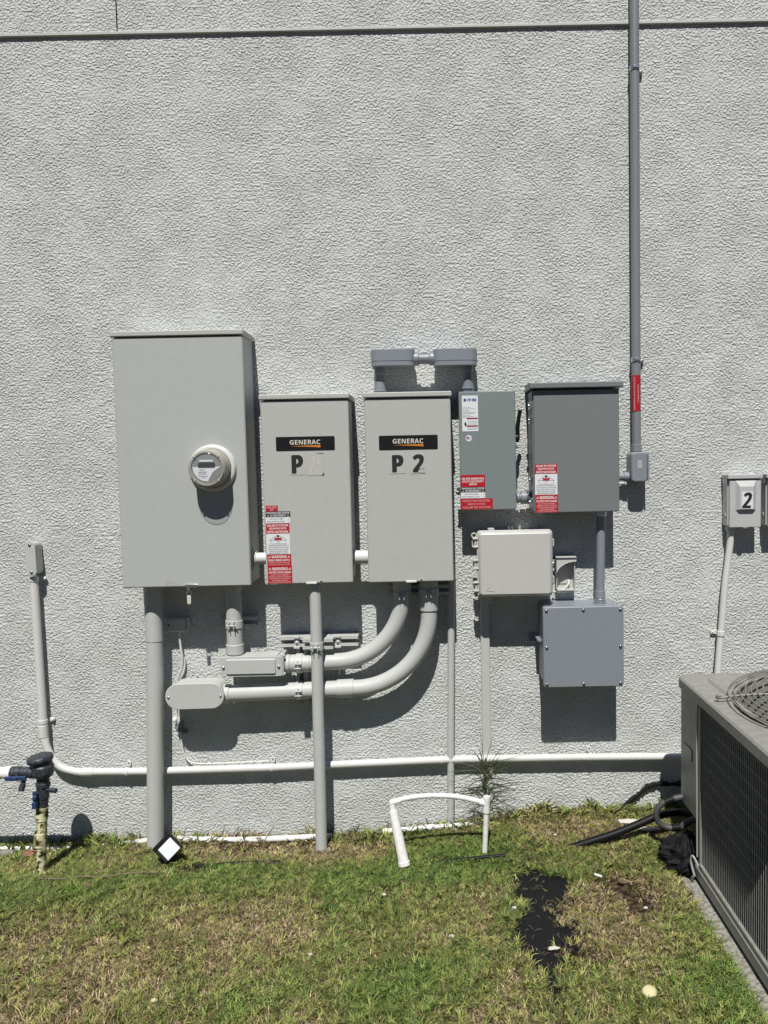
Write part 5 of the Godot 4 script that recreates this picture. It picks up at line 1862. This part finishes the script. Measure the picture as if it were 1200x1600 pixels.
	solo("cigarette_end", "white cigarette end on the grass by the bare soil", "litter", V(0.55, cy, 0.478), mb, M.print_white)
	# mushroom cap
	t = thing("mushroom", "pale yellow mushroom cap in the grass near the concrete pad", "mushroom", V(0.567, gy(0.567, 1.06), 1.06))
	mb = MB.new()
	var mc := V(0.567, gy(0.567, 1.06) + 0.022, 1.06)
	mb.lathe([Vector2(0.024, -0.002), Vector2(0.028, 0.001), Vector2(0.026, 0.008), Vector2(0.018, 0.014), Vector2(0.008, 0.0165), Vector2(0.0, 0.017)], Transform3D(Basis(Vector3.RIGHT, 0.1).scaled(Vector3(0.74, 0.95, 0.6)), mc + V(0, -0.006, 0)), 20, true)
	part(t, "cap", mb, M.cap)
	mb = MB.new()
	mb.rod(mc + V(0, -0.03, 0), mc + V(0, 0.004, 0), 0.006, 10)
	part(t, "stem", mb, M.chip)
	# twig
	mb = MB.new()
	var tw: Array = []
	for e: Array in [[-1.50, 0.335], [-1.42, 0.348], [-1.334, 0.340], [-1.27, 0.352], [-1.215, 0.340], [-1.14, 0.325], [-1.064, 0.318]]:
		tw.append(V(e[0], gy(e[0], e[1]) + 0.019, e[1]))
	mb.tube(curve(tw, 5), 0.0035, 8, true, uneven(tw.size() * 5 - 4, 0.0028))
	solo("twig", "long thin brown twig lying on the grass by the solar light", "twig", V(-1.28, -0.09, 0.34), mb, M.twig)
	# buried black tubes
	for e: Array in [["black drip tube half hidden in grass between the lawn risers", -0.95, -0.62, 0.245], ["black drip tube in grass below the bent pipe frame", -0.10, 0.24, 0.30]]:
		mb = MB.new()
		mb.tube([V(e[1], gy(e[1], e[3]) + 0.006, e[3]), V((e[1] + e[2]) * 0.5, gy((e[1] + e[2]) * 0.5, e[3]) + 0.014, e[3] + 0.006), V(e[2], gy(e[2], e[3]) + 0.014, e[3])], 0.0075, 10)
		solo("drip_tube", e[0], "tube", V(e[1], gy(e[1], e[3]), e[3]), mb, M.rubber)

var patch_grid: PackedVector2Array
var patch_wide: PackedVector2Array
var patch_clear: PackedVector2Array

func make_patch() -> void:
	patch_poly = PackedVector2Array()
	for e: Array in [[0.263, 0.435], [0.304, 0.398], [0.366, 0.418], [0.438, 0.455], [0.439, 0.504], [0.401, 0.573], [0.351, 0.617], [0.333, 0.681], [0.383, 0.731], [0.432, 0.743], [0.393, 0.791], [0.339, 0.852], [0.340, 0.897], [0.318, 1.04], [0.292, 1.05], [0.286, 0.925], [0.265, 0.850], [0.229, 0.786], [0.231, 0.737], [0.280, 0.651], [0.292, 0.608], [0.263, 0.557]]:
		patch_poly.append(Vector2(e[0], e[1]))
	patch_wide = Geometry2D.offset_polygon(patch_poly, 0.02)[0]
	patch_clear = Geometry2D.offset_polygon(patch_poly, 0.009)[0]
	patch_wide = Geometry2D.offset_polygon(patch_poly, 0.05)[0]
	patch_grid = PackedVector2Array()
	for i in 18:
		for j in 40:
			var p := Vector2(0.16 + 0.02 * i, 0.33 + 0.019 * j)
			if Geometry2D.is_point_in_polygon(p, patch_wide):
				patch_grid.append(p)
	patch_grid.append_array(patch_wide)

# ------------------------------------------------------------------ condenser unit
func build_condenser() -> void:
	var mb := MB.new()
	mb.box(V(0.836, -0.14, 0.24), V(1.98, -0.048, 1.37), 0.012)
	solo("concrete_pad", "pale concrete pad under the condenser unit beside the lawn", "concrete pad", V(1.4, -0.1, 0.8), mb, M.concrete)
	var x0 := 0.884
	var x1 := 1.84
	var z0 := 0.28
	var z1 := 1.23
	var t := thing("air_conditioner", "large grey beige air conditioner condenser with wire guard and top fan", "air conditioner", V(1.365, -0.048, 0.755))
	# lid with a round opening
	var c := V(1.365, 0, 0.755)
	var outer := rr(x0, z0, x1, z1, 0.045, 6)
	var ring := func(inset: float, rad: float) -> PackedVector2Array:
		var src := rr(x0 + inset, z0 + inset, x1 - inset, z1 - inset, rad, 6)
		var out := PackedVector2Array()
		for i in src.size():
			var a := src[i]
			var b := src[(i + 1) % src.size()]
			var n := 12 if a.distance_to(b) > 0.2 else 1
			for k in n:
				out.append(a.lerp(b, float(k) / n))
		return out
	var rounds: Array = []
	var r0: PackedVector2Array = ring.call(0.0, 0.045)
	for e: Array in [[0.0, 0.045, 0.602], [0.0, 0.045, 0.634], [0.006, 0.043, 0.6405], [0.072, 0.07, 0.647], [0.080, 0.066, 0.655]]:
		var rg: PackedVector2Array = ring.call(e[0], e[1])
		var l: Array = []
		for p in rg:
			l.append(V(p.x, e[2], p.y))
		rounds.append(l)
	for e: Array in [[0.425, 0.656], [0.415, 0.650], [0.410, 0.60], [0.41, 0.45]]:
		var l: Array = []
		for p in r0:
			var a := atan2(p.y - c.z, p.x - c.x)
			l.append(V(c.x + cos(a) * e[0], e[1], c.z + sin(a) * e[0]))
		rounds.append(l)
	mb = MB.new()
	for i in rounds.size() - 1:
		var m: int = rounds[i].size()
		for k in m:
			var q := (k + 1) % m
			var a: Vector3 = rounds[i][k]
			var b: Vector3 = rounds[i][q]
			var d: Vector3 = rounds[i + 1][q]
			var f: Vector3 = rounds[i + 1][k]
			var nn := (b - a).cross(f - a).normalized()
			if nn.length() < 0.5:
				nn = (d - b).cross(f - b).normalized()
			if i < 5 and nn.y < -0.01:
				nn = -nn
			if i == 0 and nn.dot(a - V(c.x, a.y, c.z)) < 0:
				nn = -nn
			if i >= 5 and nn.dot(V(c.x, a.y + 0.1, c.z) - a) < 0:
				nn = -nn
			mb.quad(a, b, d, f, nn)
	var lid := part(t, "lid", mb, M.ac)
	for e: Array in [[0.893, 0.618, 0.36], [0.893, 0.618, 0.47], [0.893, 0.618, 0.68], [0.893, 0.618, 0.95]]:
		mb = MB.new()
		screw(mb, V(0.8895, e[1], e[2]), 0.005, 0.004, Vector3.LEFT)
		part(lid, "screw", mb, M.screw)
	# side towards the boxes
	mb = MB.new()
	mb.box(V(0.900, 0.165, 0.292), V(0.93, 0.601, 0.488), 0.004)
	var ap := part(t, "access_panel", mb, M.ac_side)
	mb = MB.new()
	mb.box(V(0.8965, 0.36, 0.33), V(0.8995, 0.40, 0.42), 0.0)
	part(ap, "data_plate", mb, M.ac_side)
	for e: Array in [[0.185, 0.475], [0.24, 0.475], [0.585, 0.475]]:
		mb = MB.new()
		screw(mb, V(0.900, e[0], e[1]), 0.005, 0.004, Vector3.LEFT)
		part(ap, "screw", mb, M.zinc)
	mb = MB.new()
	mb.box(V(0.898, 0.0125, 0.489), V(0.935, 0.6015, 0.507), 0.003)
	part(t, "corner_post", mb, M.ac_side)
	mb = MB.new()
	mb.box(V(0.898, 0.0125, 1.205), V(0.935, 0.6015, 1.228), 0.003)
	part(t, "corner_post", mb, M.ac_side)
	mb = MB.new()
	mb.box(V(0.893, -0.036, 0.30), V(1.836, 0.012, 1.226), 0.006)
	part(t, "base_pan", mb, M.ac_side)
	for e: Array in [[0.93, 0.52], [0.93, 1.15], [1.78, 0.4], [1.78, 1.15]]:
		mb = MB.new()
		mb.box(V(e[0] - 0.025, -0.050, e[1] - 0.03), V(e[0] + 0.025, -0.034, e[1] + 0.03), 0.004)
		part(t, "foot", mb, M.rubber)
	mb = MB.new()
	mb.box(V(0.896, 0.0125, 0.5072), V(0.915, 0.028, 1.2048), 0.002)
	part(t, "bottom_rail", mb, M.ac_side)
	mb = MB.new()
	for k in 173:
		mb.box(V(0.925, 0.0125, 0.5095 + 0.004 * k), V(0.965, 0.600, 0.5099 + 0.004 * k), 0.0)
	mb.box(V(0.9655, 0.0125, 0.509), V(0.972, 0.600, 1.20), 0.0)
	var coil := part(t, "coil_fins", mb, M.fins)
	coil.set_meta("kind", "stuff")
	mb = MB.new()
	mb.box(V(0.985, 0.0125, 0.31), V(1.0, 0.45, 0.505), 0.0)
	part(t, "inner_panel", mb, M.ac)
	mb = MB.new()
	mb.box(V(1.0, 0.0125, 1.18), V(1.82, 0.600, 1.20), 0.0)
	mb.box(V(1.80, 0.0125, 0.33), V(1.82, 0.600, 1.17), 0.0)
	mb.box(V(0.94, 0.45, 0.295), V(1.80, 0.600, 0.315), 0.0)
	mb.box(V(1.01, 0.0125, 0.295), V(1.80, 0.449, 0.315), 0.0)
	part(t, "far_panel", mb, M.ac)
	var vw := CylinderMesh.new()
	vw.top_radius = 0.0016
	vw.bottom_radius = 0.0016
	vw.height = 0.578
	vw.radial_segments = 6
	vw.rings = 1
	for i in 46:
		var o := MeshInstance3D.new()
		o.name = "guard_wire"
		o.mesh = vw
		o.material_override = M.wire
		t.add_child(o, true)
		o.position = V(0.9065, 0.312, 0.516 + 0.0152 * i) - t.position
	var hw := CylinderMesh.new()
	hw.top_radius = 0.0016
	hw.bottom_radius = 0.0016
	hw.height = 0.698
	hw.radial_segments = 6
	hw.rings = 1
	for i in 12:
		var o := MeshInstance3D.new()
		o.name = "guard_wire"
		o.mesh = hw
		o.material_override = M.wire
		t.add_child(o, true)
		o.transform = Transform3D(Basis(Vector3.RIGHT, PI / 2), V(0.9098, 0.055 + 0.047 * i, 0.856) - t.position)
	for i in 56:
		var o := MeshInstance3D.new()
		o.name = "guard_wire"
		o.mesh = vw
		o.material_override = M.wire
		t.add_child(o, true)
		o.position = V(0.945 + 0.0152 * i, 0.312, 1.2185) - t.position
	mb = MB.new()
	mb.box(V(1.796, 0.0125, 1.205), V(1.834, 0.6015, 1.228), 0.003)
	part(t, "corner_post", mb, M.ac)
	# corner rod and spring clip at the low corner
	mb = MB.new()
	mb.tube([V(0.893, 0.60, 0.495), V(0.890, 0.40, 0.495), V(0.892, 0.05, 0.496)], 0.003, 8)
	mb.tube(curve([V(0.888, 0.03, 0.52), V(0.875, 0.055, 0.50), V(0.872, 0.03, 0.49), V(0.880, -0.015, 0.505)], 6), 0.004, 8)
	part(t, "corner_rod", mb, M.wire)
	# fan
	mb = MB.new()
	mb.rod(V(1.365, 0.48, 0.755), V(1.365, 0.60, 0.755), 0.085, 28, 0.01)
	var mot := part(t, "fan_motor", mb, M.fan)
	for k in 4:
		mb = MB.new()
		var a0 := TAU * k / 4.0 + 0.3
		for s in 8:
			var p: Array = []
			for e: Array in [[s, 0], [s + 1, 0], [s + 1, 1], [s, 1]]:
				var rr_ := lerpf(0.07, 0.39, e[0] / 8.0)
				var a: float = a0 + e[1] * lerpf(0.7, 1.05, e[0] / 8.0)
				p.append(V(c.x + cos(a) * rr_, 0.50 - 0.05 * e[1], c.z + sin(a) * rr_))
			var nn: Vector3 = (p[1] - p[0]).cross(p[3] - p[0]).normalized()
			if nn.y < 0:
				nn = -nn
			mb.quad(p[0], p[1], p[2], p[3], nn)
			for q in 4:
				p[q] -= nn * 0.003
			mb.quad(p[0], p[1], p[2], p[3], -nn)
		part(mot, "fan_blade", mb, M.fan)
	mb = MB.new()
	mb.box(V(1.002, 0.014, 0.33), V(1.79, 0.020, 1.17))
	part(t, "inner_floor", mb, M.ac)
	# guard of rings and spokes
	var dome := func(r: float) -> float: return 0.668 + 0.022 * (1.0 - pow(r / 0.44, 4.0))
	for k in 23:
		var r := 0.045 + 0.0178 * k
		mb = MB.new()
		mb.tube(arc(V(c.x, dome.call(r), c.z), r, Vector3.RIGHT, Vector3.BACK, 0, TAU, 56), 0.0023, 6, false)
		part(t, "guard_ring", mb, M.guard)
	for k in 6:
		var a := TAU * k / 6.0 + 0.26
		var d := V(cos(a), 0, sin(a))
		mb = MB.new()
		var p: Array = []
		for s in 9:
			var r := 0.045 + 0.425 * s / 8.0
			p.append(V(c.x, dome.call(r) - 0.005, c.z) + d * r)
		p.append(V(c.x, 0.6625, c.z) + d * 0.475)
		mb.tube(p, 0.0045, 8)
		mb.rod(V(c.x, 0.656, c.z) + d * 0.468, V(c.x, 0.669, c.z) + d * 0.468, 0.008, 10, 0.002)
		part(t, "guard_spoke", mb, M.guard)
	# lines
	t = thing("black_hose", "thick black insulated hose running from the grass to the condenser", "hose", V(0.6, 0.0, 0.25))
	mb = MB.new()
	mb.tube(curve([V(0.40, -0.075, 0.262), V(0.45, -0.045, 0.262), V(0.55, -0.012, 0.262), V(0.66, 0.020, 0.258), V(0.76, 0.052, 0.245), V(0.84, 0.078, 0.235), V(0.92, 0.09, 0.24), V(0.99, 0.09, 0.32)], 8), 0.0145, 16)
	part(t, "insulation", mb, M.rubber)
	t = thing("grey_flexible_line", "grey flexible line looping out below the condenser access panel", "hose", V(0.85, 0.1, 0.3))
	mb = MB.new()
	mb.tube(curve([V(0.985, 0.20, 0.33), V(0.93, 0.185, 0.31), V(0.875, 0.172, 0.30), V(0.830, 0.155, 0.30), V(0.806, 0.123, 0.30), V(0.812, 0.086, 0.30), V(0.842, 0.065, 0.305), V(0.885, 0.066, 0.315), V(0.925, 0.10, 0.33), V(0.985, 0.14, 0.38)], 8), 0.0115, 14)
	part(t, "sleeve", mb, M.fan)
	mb = MB.new()
	mb.rod(V(0.836, 0.158, 0.30), V(0.872, 0.1715, 0.30), 0.0135, 14, 0.001)
	part(t, "tape", mb, M.rubber)
	mb = MB.new()
	mb.rod(V(0.862, 0.064, 0.31), V(0.892, 0.070, 0.317), 0.0135, 14, 0.001)
	part(t, "tape", mb, M.rubber)
	# wrapped black lump
	mb = MB.new()
	var f := FastNoiseLite.new()
	f.seed = 66
	f.frequency = 1.6
	f.fractal_octaves = 3
	var bc := V(0.885, -0.015, 0.375)
	var pt := func(i: int, k: int) -> Vector3:
		var a := PI * i / 18
		var b := TAU * (k % 30) / 30.0
		var u := Vector3(sin(a) * cos(b), cos(a), sin(a) * sin(b))
		return bc + u * V(0.085, 0.075, 0.085) * (1.0 + 0.5 * f.get_noise_3dv(u * 1.2) + 0.12 * absf(f.get_noise_3dv(u * 4.0)))
	for i in 18:
		for k in 30:
			mb.ftri(pt.call(i, k), pt.call(i, k + 1), pt.call(i + 1, k + 1), bc)
			mb.ftri(pt.call(i, k), pt.call(i + 1, k + 1), pt.call(i + 1, k), bc)
	solo("black_wrap", "crumpled black plastic wrap bundled under the condenser access panel", "plastic wrap", V(0.885, -0.03, 0.375), mb, M.fabric)
	# black cable on the wall
	mb = MB.new()
	mb.tube(curve([V(0.735, -0.005, 0.020), V(0.760, 0.022, 0.014), V(0.785, 0.040, 0.012), V(0.812, 0.060, 0.012), V(0.835, 0.080, 0.012), V(0.856, 0.097, 0.012), V(0.90, 0.106, 0.012), V(0.945, 0.102, 0.012), V(1.0, 0.103, 0.02), V(1.05, 0.10, 0.12), V(1.05, 0.10, 0.28)], 6), 0.0105, 10, true, uneven(61, 0.0095))
	solo("black_cable", "crooked black cable creeping up the wall behind the condenser", "cable", V(0.75, 0.0, 0.012), mb, M.fabric)

func uneven(k: int, r: float) -> Array:
	var g := RandomNumberGenerator.new()
	g.seed = 12
	var out: Array = []
	for i in k:
		out.append(r * g.randf_range(0.6, 1.25))
	return out

func _ready() -> void:
	build_camera_and_light()
	font_plain = SystemFont.new()
	font_plain.font_names = PackedStringArray(["Droid Sans"])
	font_bold = SystemFont.new()
	font_bold.font_names = PackedStringArray(["Droid Sans"])
	font_bold.font_weight = 700
	make_materials()
	build_wall()
	build_ground()
	make_patch()
	build_meter_cabinet()
	build_panels()
	build_conduits()
	build_small_wall_boxes()
	build_backflow()
	build_condenser()
	build_lawn_things()
	build_grass()
